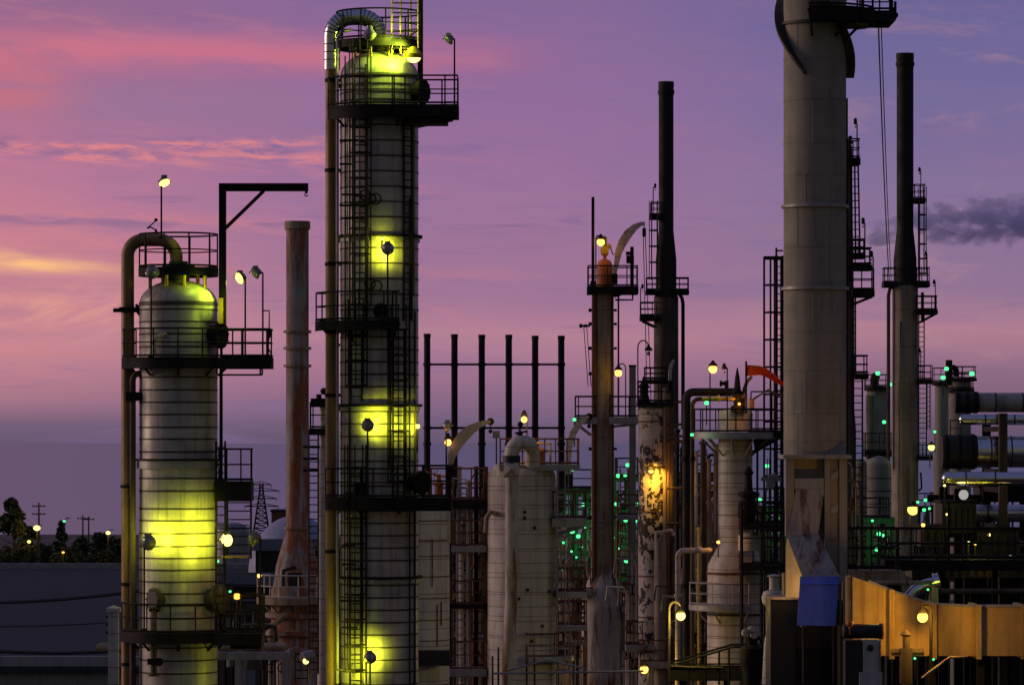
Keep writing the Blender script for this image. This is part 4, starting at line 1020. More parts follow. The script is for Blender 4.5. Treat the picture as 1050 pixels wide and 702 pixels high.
# ================================================================== E: fat white vessel
S = Site('process_vessel', 'fat white vessel with a rusty downpipe in the middle of the photo', 'vessel', 535, 165)
r = S.m(35)
shell(S, [(r, 0), (r, S.z(492)), (r*0.985, S.z(487)), (r*0.93, S.z(482)), (r*0.84, S.z(478)), (r*0.7, S.z(475)), (r*0.4, S.z(473)), (0.02, S.z(472.5))], 'pale plaster')
bands(S, r, [498, 520, 542, 564, 586, 608, 630, 652, 674], 'rusty brown', 0.03, 0.008)
mb = MB()
for u, v in ((538, 524), (538, 530), (541, 603), (532, 612), (563, 605), (548, 540), (556, 640), (545, 655)):
    q = math.sqrt(max(.01, r*r-S.x(u)**2)); lathe_dir(mb, [(0.07, 0), (0.07, 0.08)], S.P(u, v, -q-0.02), (0, -1, 0), 8)
mb.build('insulation_plug', 'dark steel', S.root)
box_platform(S, 512, 594, 476, -1.3, 1.1, 0.25, material='grey galvanised', rail='rusty rail', h=1.1)
ladder(S, 571, 500, 700, -0.9, 'r', cage=True, material='grey galvanised')
box_platform(S, 566, 601, 531, -1.2, 0.8, 0.35, material='grey galvanised', rail='rusty rail', h=1.15, brace=(570, 548))
box_platform(S, 570, 601, 606, -1.0, 0.9, 0.25, material='grey galvanised', rail='rusty rail', h=1.0)
mb = MB(); yy = -r*0.9; mb.tube([S.P(509, 526, -1.0), S.P(503, 524, -1.5), S.P(499, 530, -1.55), S.P(498, 545, -1.55)], 0.11, 8); mb.build('side_nozzle', 'rusty brown', S.root)
arc_platform(S, 671, 28, 46, -95, -10, 0.2, rail='rusty rail', material='grey galvanised', h=1.0, cx=S.m(8), brackets=False)
S = Site('overhead_pipe', 'stout pipe with a pale elbow over the fat white vessel and a rust streaked drop', 'pipe', 524, 163); S.root.location.y -= 0.9
r = S.m(6)
mb = MB(); mb.tube([S.P(519, 700, 0.1), S.P(522, 660, 0.05), S.P(524.5, 610, 0), S.P(524.5, 488, 0)], r*1.05, 16); mb.build('drop_pipe', 'rust run white', S.root)
zc = S.z(464)
MB().tube([S.P(524.5, 474, 0), S.P(524.5, 468, 0)] + arc(S.x(536), zc, S.m(11), 175, 75, 9) + [S.P(544, 456, 0.2), S.P(546, 462, 0.6), S.P(546, 476, 0.9)], r*1.25, 18).build('elbow', 'pale plaster', S.root)
mb = MB(); lathe_dir(mb, [(r*1.5, -0.2), (r*1.5, 0.2)], S.P(524.5, 471.5, 0), (0, 0, 1), 18); mb.build('joint_collar', 'dark box', S.root)
mb = MB(); mb.add([S.P(517, 474, -0.35), S.P(532, 474, -0.35), S.P(532, 489, -0.4), S.P(516, 489, -0.4), S.P(524, 480, -0.5)], [(0, 1, 4), (1, 2, 4), (0, 4, 3)])
mb.add([S.P(517, 474, -0.30), S.P(532, 474, -0.30), S.P(532, 489, -0.35), S.P(516, 489, -0.35)], [(0, 3, 2, 1)])
mb.build('rain_hood', 'pale plaster', S.root, smooth=False)
mb = MB(); mb.tube([S.P(533, 452, 0), S.P(533, 440, 0)], 0.05, 6); mb.box(S.x(530), S.x(536), -0.12, 0.12, S.z(446), S.z(443)); mb.tube([S.P(528, 444, 0), S.P(541, 442, 0)], 0.045, 6); mb.sphere(S.x(533.5), 0, S.z(435), 0.12, 6); mb.tube([S.P(533, 440, 0), S.P(533.5, 435, 0)], 0.03, 5)
mb.build('vent_valve', 'dark steel', S.root)
gooseneck('lit gooseneck lamp over the platform on the fat white vessel', 537.5, 428.5, 164.2, 476, 2.8, energy=60, col=SODIUM, rb=0.12)
S = Site('box_lamp', 'square dark sign lamp on the platform rail left of the pale elbow', 'lamp', 509, 164, base=Z(476, 164))
mb = MB(); mb.box(-S.m(3.7), S.m(3.7), -0.1, 0.1, S.z(449), S.z(441.5)); mb.build('housing', 'grey galvanised', S.root); MB().tube([(0, 0, 0), (0, 0, S.z(449))], 0.03, 6).build('pole', 'dark steel', S.root)
mb = MB(); mb.box(-S.m(3), S.m(3), -0.13, -0.102, S.z(448), S.z(442.5)); mb.build('lens', 'lamp enamel', S.root)
davit_fin('pale narrow davit curving right behind the fat white vessel', [(583, 486, 3), (582.5, 470, 3), (584, 455, 3.2), (588, 443, 3.5), (594, 434, 3.2), (601, 428, 2), (604, 427, 1.5)], 168, material='pale plaster')
green_lamp('green lamp at the foot of the pale narrow davit near the railings', 589, 430, 170, 1.9, 25, post=1.2)
S = Site('drum_filter', 'small rusty drum with flanges on the fat white vessel platform', 'drum', 550, 164.5, base=Z(476, 164.5))
MB().lathe([(0.35, 0), (0.35, 0.5), (0.45, 0.52), (0.45, 0.62), (0.3, 0.7), (0.12, 0.78), (0.12, 1.0)], 0, 0, 18, True, True).build('body', 'orange drum', S.root)
mb = MB(); mb.tube([(0, -0.1, 0.9), (0.6, -0.1, 0.9), (0.6, -0.1, 0.0)], 0.06, 6); mb.build('pipe', 'yellow paint', S.root)

# ================================================================== F: slender rusty column
S = Site('rusty_column', 'slender rusty brown column with an orange lit drum on top and a cone foot', 'column', 618, 190)
r = S.m(12); rb = S.m(23)
shell(S, [(r, S.z(588)), (r*0.93, S.z(296))], 'rusty brown', 40)
MB().lathe([(rb*1.05, 0), (rb, S.z(640)), (rb*0.97, S.z(618)), (r*1.25, S.z(593)), (r*1.01, S.z(588)), (r*0.9, S.z(588))], 0, 0, 40).build('foot_cone', 'rust run white', S.root)
mb = MB()
for u in (600, 611, 624, 637):
    u2 = 618+(u-618)*0.62; mb.bar(S.P(u, 700, -rb*math.sqrt(max(.04, 1-((u-618)/23)**2))-0.02), S.P(u2, 592, -r*0.9), 0.05)
mb.build('rust_rib', 'rusty rail', S.root)
mb = MB(); mb.tube([S.P(628, 300, -r*0.9), S.P(628, 700, -r*0.9)], 0.05, 6); mb.tube([S.P(609, 300, -r*0.8), S.P(609, 600, -r*0.8)], 0.12, 8); mb.build('side_line', 'rusty rail', S.root)
mb = MB()
for v in (318, 332, 357, 383, 460, 530): mb.box(S.x(603.5), S.x(607), -0.15, 0.15, S.z(v)-0.08, S.z(v)+0.08); mb.box(S.x(629.5), S.x(632.5), -0.15, 0.15, S.z(v)-0.06, S.z(v)+0.06)
mb.build('clip', 'dark steel', S.root)
box_platform(S, 602, 654, 294.5, -1.1, 1.1, 0.35, h=1.02)
mb = MB(); mb.add([S.P(628, 298, -0.3), S.P(652, 298, -0.3), S.P(630, 305, -0.3), S.P(628, 298, 0.3), S.P(652, 298, 0.3), S.P(630, 305, 0.3)], [(0,1,2), (5,4,3), (0,3,4,1), (1,4,5,2), (2,5,3,0)])
mb.tube([S.P(631, 307, 0.5), S.P(649, 307, 0.5), S.P(649, 298, 0.5)], 0.05, 5); mb.build('deck_bracket', 'dark steel', S.root)
for a, b_, brc in ((589, 612, (606, 446)), (624, 656, (630, 437))):
    box_platform(S, a, b_, 427.5, -1.0, 1.0, 0.35, h=1.02, rail='dark steel', material='grey galvanised', brace=brc)
mb = MB(); mb.tube([S.P(597, 334, 0), S.P(605, 334, 0)], 0.06, 6); mb.box(S.x(599), S.x(602), -0.15, 0.15, S.z(335.5), S.z(332.5)); mb.bar(S.P(594, 334, 0), S.P(597, 334, 0), 0.1); mb.build('side_valve', 'dark steel', S.root)
box_platform(S, 579, 606, 603, -1.2, 0.4, 0.3, material='grey galvanised', rail='rusty rail', h=1.0)
box_platform(S, 637, 664, 620, -1.2, 0.4, 0.3, material='grey galvanised', rail='rusty rail', h=1.05)
ladder(S, 634, 300, 427, -0.2, 'r', cage=False)
for u0_, u1_ in ((599, 603), (602, 606)):
    cable('thin wire hanging from the side valve of the slender rusty column', [S.W(u0_-0.5, 335, -0.1), S.W(u1_, 396, -0.1)], 0.022, group='wires of the side valve')
S = Site('pressure_drum', 'orange lit drum with a relief valve on the slender column top', 'drum', 620, 189.6, base=Z(294.5, 189.6))
MB().lathe([(S.m(8), 0), (S.m(8), S.z(272)), (S.m(6.5), S.z(268)), (S.m(3), S.z(266)), (S.m(2), S.z(266)), (S.m(2), S.z(262)), (S.m(3.5), S.z(262)), (S.m(3.5), S.z(260))], 0, 0, 24, True, True).build('body', 'orange drum', S.root)
mb = MB(); mb.box(-0.2, 0.2, -0.2, 0.2, S.z(260), S.z(254)); mb.tube([(0, 0, S.z(257)), (S.m(6), 0, S.z(251))], 0.1, 8); mb.lathe([(0.12, 0), (0.12, 0.5), (0.02, 0.6)], 0, 0, 10, z=S.z(254)); mb.build('relief_valve', 'yellow paint', S.root)
mb = MB(); mb.tube([(S.m(5), 0, S.z(251)), (S.m(8), 0, S.z(260)), (S.m(14), 0.1, S.z(263)), (S.m(15), 0, S.z(256))], 0.03, 5); mb.build('tubing', 'dark steel', S.root)
S = Site('mast', 'thin vertical rod mast rising left of the orange lit drum', 'mast', 608, 189, base=Z(294.5, 189))
MB().tube([(0, 0, 0), (0, 0, S.z(202))], 0.075, 8).build('rod', 'dark steel', S.root)
MB().lathe([(0.13, 0), (0.13, 0.3)], 0, 0, 10, True, True, z=0).build('socket', 'dark steel', S.root)
gooseneck('bright gooseneck lamp over the orange drum of the slender column', 616, 247, 188.8, 294.5, -5, lit='lamp sodium', energy=16, col=AMBER, rb=0.17)
S = Site('instrument_post', 'short dark instrument post on the slender column platform', 'post', 648, 189.2, base=Z(294.5, 189.2))
MB().tube([(0, 0, 0), (0, 0, S.z(253))], 0.09, 8).build('post', 'dark steel', S.root)
mb = MB(); mb.box(-0.28, 0.1, -0.15, 0.15, S.z(270), S.z(262)); mb.box(-0.3, -0.05, -0.1, 0.1, S.z(261.5), S.z(258)); mb.build('gauge', 'dark steel', S.root)
davit_fin('pale curved davit arm with a hook block high beside the black stack', [(630, 281, 2), (632, 270, 2.6), (634, 259, 3.6), (638, 249, 4.6), (644, 240, 4.6), (651, 233, 3.2), (657, 230, 2), (661, 229.5, 1.5)], 189.4, y=-0.3, material='pale plaster', hook=False)
S = Site('hook_block', 'hook block on paired ropes hanging from the pale curved davit', 'hoist', 660.5, 189.1, base=Z(350, 189.1))
mb = MB(); mb.box(-0.09, 0.09, -0.07, 0.07, S.z(240), S.z(234)); mb.sphere(0, 0, S.z(241), 0.1, 6); mb.build('block', 'dark steel', S.root)
mb = MB(); mb.tube([(0, 0, S.z(234)), (0, 0, S.z(229.5))], 0.03, 5); mb.tube([(-0.05, 0, S.z(238)), (S.m(3), 0, S.z(410))], 0.022, 5); mb.tube([(0.05, 0, S.z(238)), (S.m(7), 0, S.z(410))], 0.022, 5); mb.build('rope', 'dark steel', S.root)
gooseneck('lit gooseneck lamp on the lower side platform of the slender rusty column', 634, 381, 189, 427.5, 7.5, lit='lamp sodium', energy=16, col=SODIUM, rb=0.16)
S = Site('square_post', 'plain grey upright post between the slender column and the peeling column', 'post', 648.5, 196)
mb = MB(); w = S.m(3.4); mb.box(-w, w, -w, w, 0, S.z(376)); mb.build('shaft', 'stack grey', S.root, smooth=False)
mb = MB(); mb.box(-w*1.15, w*1.15, -w*1.15, w*1.15, S.z(376)+.002, S.z(374)); mb.build('cap', 'dark steel', S.root, smooth=False)

# ================================================================== G: tall black stack
def black_stack(label, u, Y, v_top, r_top, v_a, v_b, r_b, low_mat, bulge):
    S = Site('tall_stack', label, 'chimney', u, Y)
    a, b_ = S.m(r_top), S.m(r_b)
    MB().lathe([(b_*0.99, S.z(v_b)), (S.m(bulge), S.z(v_b-6)), (S.m(bulge), S.z(v_a+30)), (a, S.z(v_a)), (a, S.z(v_top+14))], 0, 0, 40).build('upper_shaft', 'soot black', S.root)
    MB().lathe([(a*1.02, S.z(v_top+14)), (a*1.12, S.z(v_top+12)), (a*1.12, S.z(v_top+9)), (a*1.02, S.z(v_top+8)), (a*1.06, S.z(v_top+5)), (a*1.06, S.z(v_top)), (a*0.88, S.z(v_top)), (a*0.88, S.z(v_top+16))], 0, 0, 40).build('rim', 'soot black', S.root)
    MB().lathe([(b_*1.06, 0), (b_*1.04, S.z(560)), (b_, S.z(v_b)-0.002), (b_*0.6, S.z(v_b)-0.002)], 0, 0, 44).build('lower_shaft', low_mat, S.root)
    return S
S = black_stack('tall black stack with small platforms between the slender column and the windsock', 683, 230, 84, 7.6, 236, 305, 12.5, 'soot brown', 10.6)
box_platform(S, 666.5, 678, 221, -0.8, 0.6, 0.25, h=0.75); box_platform(S, 662, 678, 298, -0.9, 0.7, 0.25, h=0.75); box_platform(S, 690, 706, 298, -0.9, 0.7, 0.25, h=0.75)
box_platform(S, 656, 675, 324, -0.9, 0.7, 0.3, h=0.8, brace=(673, 336))
ladder(S, 673.5, 222, 296, -0.75, 'l', cage=True, w=0.5)
mb = MB(); mb.tube([S.P(696, 301, -0.4), S.P(699, 306, -0.4), S.P(700, 312, -0.4), S.P(700, 440, -0.4)], 0.11, 8); mb.build('downpipe', 'dark steel', S.root)
for lab, u, v, vb in (('tiny bare hooked pole on the topmost platform of the black stack', 670, 194, 221), ('tiny bare hooked pole on the lower left platform of the black stack', 657, 297, 324)):
    gooseneck(lab, u+1.8, v, 229.4, vb, -2, lit=None, energy=0, rb=0.06, group='bare hooked poles on the stacks')
gooseneck('unlit tall gooseneck lamp arching right over the peeling column', 665, 361, 181, 412, -11, lit=None, energy=0, rb=0.16)

# ================================================================== H: column with peeling paint
S = Site('peeling_column', 'white column with black peeling paint and a square orange lit patch', 'column', 671, 180)
r = S.m(16.5)
shell(S, [(r, 0), (r, S.z(424)), (r*1.08, S.z(424)), (r*1.08, S.z(420)), (r*0.9, S.z(417)), (r*0.6, S.z(413))], 'peeling white', 44)
mb = MB()
for v in (432, 524, 590, 632, 655): mb.lathe([(r, S.z(v)-0.03), (r+0.03, S.z(v)-0.03), (r+0.03, S.z(v)+0.03), (r, S.z(v)+0.03)], 0, 0, 40)
mb.build('hoop', 'rusty rail', S.root)
box_platform(S, 653, 690, 412, -0.9, 0.9, 0.22, h=0.95, rail='dark steel'); box_platform(S, 660, 684, 389, -0.6, 0.6, 0.2, h=0.55)
mb = MB(); mb.lathe([(0.32, S.z(413)), (0.2, S.z(404)), (0.2, S.z(398)), (0.3, S.z(397)), (0.12, S.z(392)), (0.05, S.z(386))], -0.5, -0.3, 12, True, True); mb.build('top_valve', 'dark steel', S.root)
mb = MB(); mb.box(S.x(660), S.x(681), -r-0.25, -r+0.15, S.z(479.5), S.z(477.5)); mb.build('lamp_canopy', 'dark steel', S.root)
for k, (u, mt, rr) in enumerate(((681, 'rusty brown', .09), (684.5, 'brown pipe paint', .07), (688, 'soot brown', .11))):
    MB().tube([S.P(u, 700, -0.75+0.05*k), S.P(u, 398+6*k, -0.75+0.05*k)], rr, 8).build('riser_pipe', mt, S.root)
mb = MB()
for v in (412, 435, 452, 447, 500, 536): mb.bar(S.P(676, v, -0.75), S.P(699, v, -0.75), 0.06)
mb.build('pipe_bracket', 'soot brown', S.root)
S2 = box_platform(S, 641, 659, 660, -1.2, 0.3, 0.3, material='grey galvanised', rail='rusty rail', h=1.1)
box_platform(S, 655, 700, 676, -1.7, -0.8, 0.3, material='grey galvanised', rail='rusty rail', h=1.0, sides='flr')
mb = MB(); mb.tube([S.P(672, 560, -r-0.1), S.P(672, 545, -r-0.2), S.P(688, 543, -r-0.2), S.P(690, 548, -r-0.2)], 0.09, 8); mb.build('loop_pipe', 'dirty white', S.root)
MB().tube([S.P(676, 700, -r-0.25), S.P(676, 552, -r-0.25)], S.m(6), 14).build('lower_pipe', 'tan paint', S.root)
S = Site('downlight', 'hooded orange lamp washing a square patch on the peeling column', 'lamp', 667.5, 179, base=Z(482, 179)); S.root.location.y -= 0.1
MB().lathe([(0.15, 0), (0.2, 0.12), (0.08, 0.25)], 0, 0, 14, False, True).build('hood', 'dark steel', S.root)
MB().sphere(0, 0, -0.02, 0.12, 7).build('bulb', 'lamp sodium', S.root)
light(S.root, 'SPOT', Vector((X(668, 179), 178.35, Z(479, 179))), 380, (1, 0.50, 0.04), (X(668, 180), 179.6, Z(496, 180)), 88, 0.5)
light(S.root, 'POINT', Vector((X(690, 179), 178.4, Z(490, 179))), 26, AMBER, radius=0.2)
davit_fin('small pale davit curving up behind the top rails of the peeling column', [(687, 391, 1.4), (687, 382, 1.6), (688.5, 374, 1.6), (691, 369, 1.1)], 182, material='pale plaster', hook=False)

# a family of upright process pipes between the peeling column and the windsock vessel
for lab, u, Y, v0, rr, mt in (
    ('thick black pipe bent over at the top, left of the windsock vessel', 703.5, 176, 402, 4.2, 'soot black'),
    ('thinner dark pipe nested inside the thick black bent pipe', 709.5, 175.6, 409, 2.2, 'soot brown')):
    S = Site('overhead_pipe', lab, 'pipe', u, Y, 'bent pipes left of the windsock vessel'); S.root.location.y -= 0.4
    r = S.m(rr); q = S.m(7)
    MB().tube([(0, 0, 0), (0, 0, S.z(v0)-q)] + arc(q, S.z(v0)-q, q, 180, 90, 6)[1:] + [(S.x(752), 0, S.z(v0))] + arc(S.x(752), S.z(v0)-q*0.8, q*0.8, 90, 10, 5)[1:] + [(S.x(757), 0, S.z(416))], r, 14).build('pipe', mt, S.root)
    mb = MB(); lathe_dir(mb, [(r*1.4, -0.1), (r*1.4, 0.1)], (0, 0, S.z(470)), (0, 0, 1), 16); lathe_dir(mb, [(r*1.4, -0.1), (r*1.4, 0.1)], (0, 0, S.z(600)), (0, 0, 1), 16); mb.build('flange', 'dark steel', S.root)
for lab, u, Y, v0, rr, mt in (
    ('pinkish upright pipe below the left edge of the windsock vessel deck', 713.5, 179, 462, 2.3, 'pale plaster'),
    ('brown upright pipe second from the windsock vessel on its left', 727, 180, 470, 2.2, 'rusty brown'),
    ('dark knobbly upright pipe under the windsock vessel deck', 721, 181, 452, 3.0, 'soot brown'),
    ('rusty upright pipe touching the windsock vessel column', 734, 179, 455, 2.4, 'tan paint'),
    ('thin yellow lit upright pipe near the sodium lamp', 716.5, 174, 540, 1.3, 'yellow paint'),
    ('dark upright pipe right beside the peeling column risers', 694.5, 184, 440, 2.2, 'soot black')):
    S = Site('upright_pipe', lab, 'pipe', u, Y, 'upright pipes by the windsock vessel')
    r = S.m(rr); MB().tube([(0, 0, 0), (0, 0, S.z(v0))], r, 12).build('pipe', mt, S.root)
    mb = MB()
    for v in (v0+2, v0+45, v0+100, v0+150): lathe_dir(mb, [(r*1.5, -0.06), (r*1.5, 0.06)], (0, 0, S.z(v)), (0, 0, 1), 12)
    mb.build('flange', mt, S.root)
S = Site('loop_pipe', 'white pipe loop bending down left of the windsock vessel shoulder', 'pipe', 695, 172)
q = S.m(7); MB().tube([(0, 0, 0), (0, 0, S.z(571))] + arc(q, S.z(571), q, 180, 90, 6)[1:] + [(S.x(726), 0, S.z(564)), (S.x(729), 0.6, S.z(564))], S.m(2.8), 12).build('pipe', 'pale plaster', S.root)
mb = MB(); lathe_dir(mb, [(S.m(4), -0.06), (S.m(4), 0.06)], S.P(718, 564, 0), (1, 0, 0), 14); lathe_dir(mb, [(S.m(4), -0.06), (S.m(4), 0.06)], S.P(695, 610, 0), (0, 0, 1), 14); mb.build('flange', 'pale plaster', S.root)

# ================================================================== I: windsock vessel
S = I_ = Site('process_vessel', 'white vessel with a broad round deck below the orange windsock', 'vessel', 754, 175)
r = S.m(17.5); rl = S.m(29)
shell(S, [(rl, 0), (rl, S.z(584)), (rl*0.97, S.z(578)), (r*1.05, S.z(560)), (r, S.z(556)), (r, S.z(446))], 'pale plaster', 52)
bands(S, rl, [588, 598, 608, 618, 640, 651, 662, 673], 'strap steel', 0.025, 0.01); flange(S, rl, 629, 0.1, 0.06, 'strap steel')
bands(S, r, [452, 462, 473, 484, 495, 506, 517, 528, 539, 550], 'strap steel', 0.02, 0.008)
flange(S, rl, 587, 0.10, 0.05, 'rusty rail')
MB().lathe([(r*1.0, S.z(442)), (r*1.02, S.z(424)), (r*0.9, S.z(421)), (r*0.4, S.z(419)), (0.02, S.z(418.5))], 0, 0, 40).build('top_drum', 'pale plaster', S.root)
arc_platform(S, 443, 17.6, 43, -180, 180, 0.30, material='grey galvanised', h=1.05, brackets=True)
box_platform(S, 768, 803, 441, -0.9, 0.8, 0.35, h=1.75, sides='fr', brace=(771, 464))
mb = MB(); mb.add([S.P(772, 446, -0.3), S.P(800, 446, -0.3), S.P(774, 461, -0.3), S.P(772, 446, 0.3), S.P(800, 446, 0.3), S.P(774, 461, 0.3)], [(0,1,2), (5,4,3), (0,3,4,1), (1,4,5,2), (2,5,3,0)]); mb.build('deck_bracket', 'dark steel', S.root)
arc_platform(S, 619, 26, 48, -178, -75, 0.25, material='grey galvanised', rail='grey galvanised', h=1.0)
ladder(S, 776, 446, 560, -0.4, 'r', cage=False)
box_platform(S, 756, 800, 577, -2.6, -0.9, 0.25, h=2.3, brace=None); box_platform(S, 756, 802, 536, -2.6, -0.9, 0.25, h=1.0)
mb = MB()
for u in (757, 777, 799): mb.bar(S.P(u, 700, -2.5), S.P(u, 520, -2.5), 0.08)
mb.build('deck_post', 'dark steel', S.root)
mb = MB(); mb.lathe([(0.25, 0), (0.35, 0.4), (0.45, 0.6), (0.3, 1.2), (0.5, 1.25), (0.5, 1.4), (0.2, 1.5), (0.14, 2.2), (0.25, 2.3), (0.05, 2.6)], S.x(765), -1.8, 14, True, True, z=S.z(536)); mb.tube([S.P(757, 530, -1.8), S.P(757, 519, -1.8), S.P(762, 518, -1.8)], 0.14, 8); mb.build('control_valve', 'dark steel', S.root)
mb = MB(); mb.lathe([(0.5, S.z(563)), (0.5, S.z(548)), (0.3, S.z(545))], S.x(766), -1.6, 18, True, True); mb.build('pot', 'pale plaster', S.root)
S = Site('top_valve', 'dark safety valve with a pointed bonnet on the windsock vessel drum', 'valve', 756, 174.2, base=Z(422, 174.2))
MB().lathe([(0.3, 0), (0.3, 0.25), (0.16, 0.3), (0.2, 0.7), (0.34, 0.8), (0.16, 1.0), (0.1, 1.6), (0.02, 2.0)], 0, 0, 14, True, True).build('body', 'dark steel', S.root)
mb = MB(); mb.tube([(-0.1, -0.1, 0.6), (-1.6, -0.1, 0.6)], 0.07, 8); lathe_dir(mb, [(0.16, 0), (0.16, 0.1)], (-0.9, -0.1, 0.6), (1, 0, 0)); mb.build('inlet_pipe', 'yellow paint', S.root)
mb = MB(); mb.box(0.5, 0.75, -0.4, -0.15, 0.1, 0.6); mb.tube([(0.6, -0.2, 0.5), (1.4, -0.2, 1.0), (1.9, -0.2, 0.7)], 0.05, 6); mb.build('actuator', 'rusty brown', S.root)
green_lamp('amber glow lamp beside the safety valve under the windsock', 758, 414, 173.9, 1.6, 30, AMBER, 'lamp amber', 0.4)
S = Site('windsock', 'orange windsock streaming right from its short mast', 'windsock', 765, 173.6, base=Z(424, 173.6))
MB().tube([(0, 0, 0), (0, 0, S.z(370))], 0.045, 6).build('mast', 'dark steel', S.root)
mb = MB(); mb.tube(arc(0, 0, 0.25, 0, 360, 14), 0.02, 5); mb.v = [(0.04, p[0], S.z(379)+p[2]) for p in mb.v]; mb.build('hoop', 'dark steel', S.root)
path = [(766, 379.3, 5.6), (770, 379.6, 5.4), (775, 380, 5.0), (780, 380, 4.6), (786, 382, 4.2), (792, 386, 3.6), (798, 390.5, 2.9), (803, 394, 2.2)]
mb = MB(); vs_ = []; fs = []; n = 16
for i, (u, v, w) in enumerate(path):
    for k in range(n):
        a = 2*math.pi*k/n; ww = S.m(w)*(1+0.07*math.sin(3*a+i*1.3))
        vs_.append((S.x(u)+0.15*ww*math.sin(a)*(1 if i > 3 else 0), ww*math.cos(a), S.z(v)+ww*math.sin(a)))
for i in range(len(path)-1):
    for k in range(n): j = (k+1) % n; fs.append((i*n+k, i*n+j, (i+1)*n+j, (i+1)*n+k))
mb.add(vs_, fs); mb.build('sleeve', 'windsock orange', S.root)
gooseneck('bright sodium gooseneck lamp above the black bent pipe', 731, 377, 174, 443, -3.0, lit='lamp sodium', energy=22, col=SODIUM, rb=0.17)
gooseneck('unlit gooseneck lamp arching left between the sodium lamp and the windsock', 742.5, 380, 174, 443, 3.2, lit=None, energy=0, rb=0.10)
S = Site('cross_valve', 'small dark tee valve at the foot of the unlit gooseneck lamp', 'valve', 744, 173.8, base=Z(402, 173.8))
mb = MB(); mb.tube([(S.m(-6), 0, S.z(393)), (S.m(2), 0, S.z(393))], 0.09, 8); lathe_dir(mb, [(0.15, 0), (0.15, 0.08)], (S.m(-6), 0, S.z(393)), (1, 0, 0)); lathe_dir(mb, [(0.15, 0), (0.15, 0.08)], (S.m(1), 0, S.z(393)), (1, 0, 0)); mb.tube([(S.m(1), 0, 0), (S.m(1), 0, S.z(390))], 0.09, 8); mb.build('body', 'dark steel', S.root)
davit_fin('short rusty davit curving up just left of the windsock cloth', [(762, 408, 1.5), (763, 399, 1.8), (766, 391, 1.8), (771, 386, 1.5)], 174.5, material='rusty brown', hook=False)
green_lamp('green lamp on the black bent pipe left of the safety valve', 724.5, 413, 173.6, 2.4, 12, post=1.0)
green_lamp('green lamp under the left rim of the windsock vessel deck', 709.5, 445.5, 173.6, 1.8, 22, post=1.0)
# ================================================================== R: tall lattice ladder mast left of the grey stack
S = Site('ladder_mast', 'tall black lattice ladder mast standing left of the big grey stack', 'mast', 794, 179)
for u, y, w in ((784, 0.35, .05), (789.5, -0.35, .045), (795.5, 0.1, .10), (801.5, 0.35, .05)):
    mb = MB(); mb.bar(S.P(u, 720, y), S.P(u, 264 if u < 802 else 420, y), w); mb.build('upright', 'dark steel', S.root)
mb = MB(); v = 264
while v < 560:
    mb.bar(S.P(784, v, 0.35), S.P(802, v, 0.35), 0.05); mb.bar(S.P(784, v, 0.35), S.P(789.5, v, -0.35), 0.04); mb.bar(S.P(789.5, v, -0.35), S.P(795.5, v, 0.1), 0.04); v += 28
mb.build('cross_frame', 'dark steel', S.root)
ladder(S, 799, 262, 700, 0.0, 'f', cage=False, w=0.35)
mb = MB(); mb.box(S.x(783), S.x(803), -0.4, 0.4, S.z(266), S.z(263)); mb.tube([S.P(796, 257, 0), S.P(803, 257, 0)], 0.04, 5); mb.bar(S.P(796, 266, 0), S.P(796, 254, 0), 0.05); mb.build('head_frame', 'dark steel', S.root)
S = Site('pulley_frame', 'pulley block with a small bright fitting fixed to the lattice mast', 'hoist', 791, 177, base=Z(700, 177))
mb = MB(); mb.box(S.m(-11), S.m(10), -0.25, 0.1, S.z(493), S.z(489)); mb.add([(S.m(-4), -0.3, S.z(489)), (S.m(9), -0.3, S.z(491)), (S.m(3), -0.3, S.z(484)), (S.m(-4), 0.1, S.z(489)), (S.m(9), 0.1, S.z(491)), (S.m(3), 0.1, S.z(484))], [(0,1,2), (5,4,3), (0,3,4,1), (1,4,5,2), (2,5,3,0)]); mb.build('frame', 'grey galvanised', S.root)
mb = MB(); lathe_dir(mb, [(0.2, -0.1), (0.2, 0.1)], (S.m(-1), -0.4, S.z(496)), (0, 1, 0)); mb.build('pulley', 'grey galvanised', S.root)
mb = MB(); 
for du in (-13, -6): mb.tube([(S.m(du), 0, 0), (S.m(du*0.3), 0, S.z(470))], 0.025, 5)
mb.build('rope', 'dark steel', S.root)

# ================================================================== J: big grey stack
S = J_ = Site('grey_stack', 'largest smooth grey stack running out of the top of the photo', 'chimney', 835.5, 135)
r = S.m(32)
MB().lathe([(r, S.z(466)), (r, S.z(-60))], 0, 0, 64).build('shell', 'stack grey', S.root)
for v, m_ in ((212, 'grey galvanised'), (296, 'grey galvanised'), (25, 'strap steel')):
    z = S.z(v); MB().lathe([(r, z-0.05), (r+0.09, z-0.05), (r+0.09, z+0.05), (r, z+0.05)], 0, 0, 60).build('flange_ring', m_, S.root)
z = S.z(466); mb = MB(); mb.box(-r-0.10, r+0.10, -r-0.12, r+0.12, z-0.14, z+0.003); mb.build('base_flange', 'grey galvanised', S.root, smooth=False)
for v in (62, 104, 148, 180, 254, 340, 380, 424, 452):
    z = S.z(v); MB().lathe([(r-0.01, z-0.02), (r+0.014, z-0.012), (r+0.014, z+0.012), (r-0.01, z+0.02)], 0, 0, 60).build('weld_seam', 'stack grey', S.root)
for k, (va, vb_) in enumerate(((25, 62), (62, 104), (104, 148), (148, 180), (180, 212), (212, 254), (254, 296), (296, 340), (340, 380), (380, 424), (424, 466))):
    a = R(-90 + (-38, 24, -8, 41, -22)[k % 5]); MB().tube([(r*math.cos(a), r*math.sin(a), S.z(vb_)), (r*math.cos(a), r*math.sin(a), S.z(va))], 0.014, 5).build('weld_seam', 'stack grey', S.root)
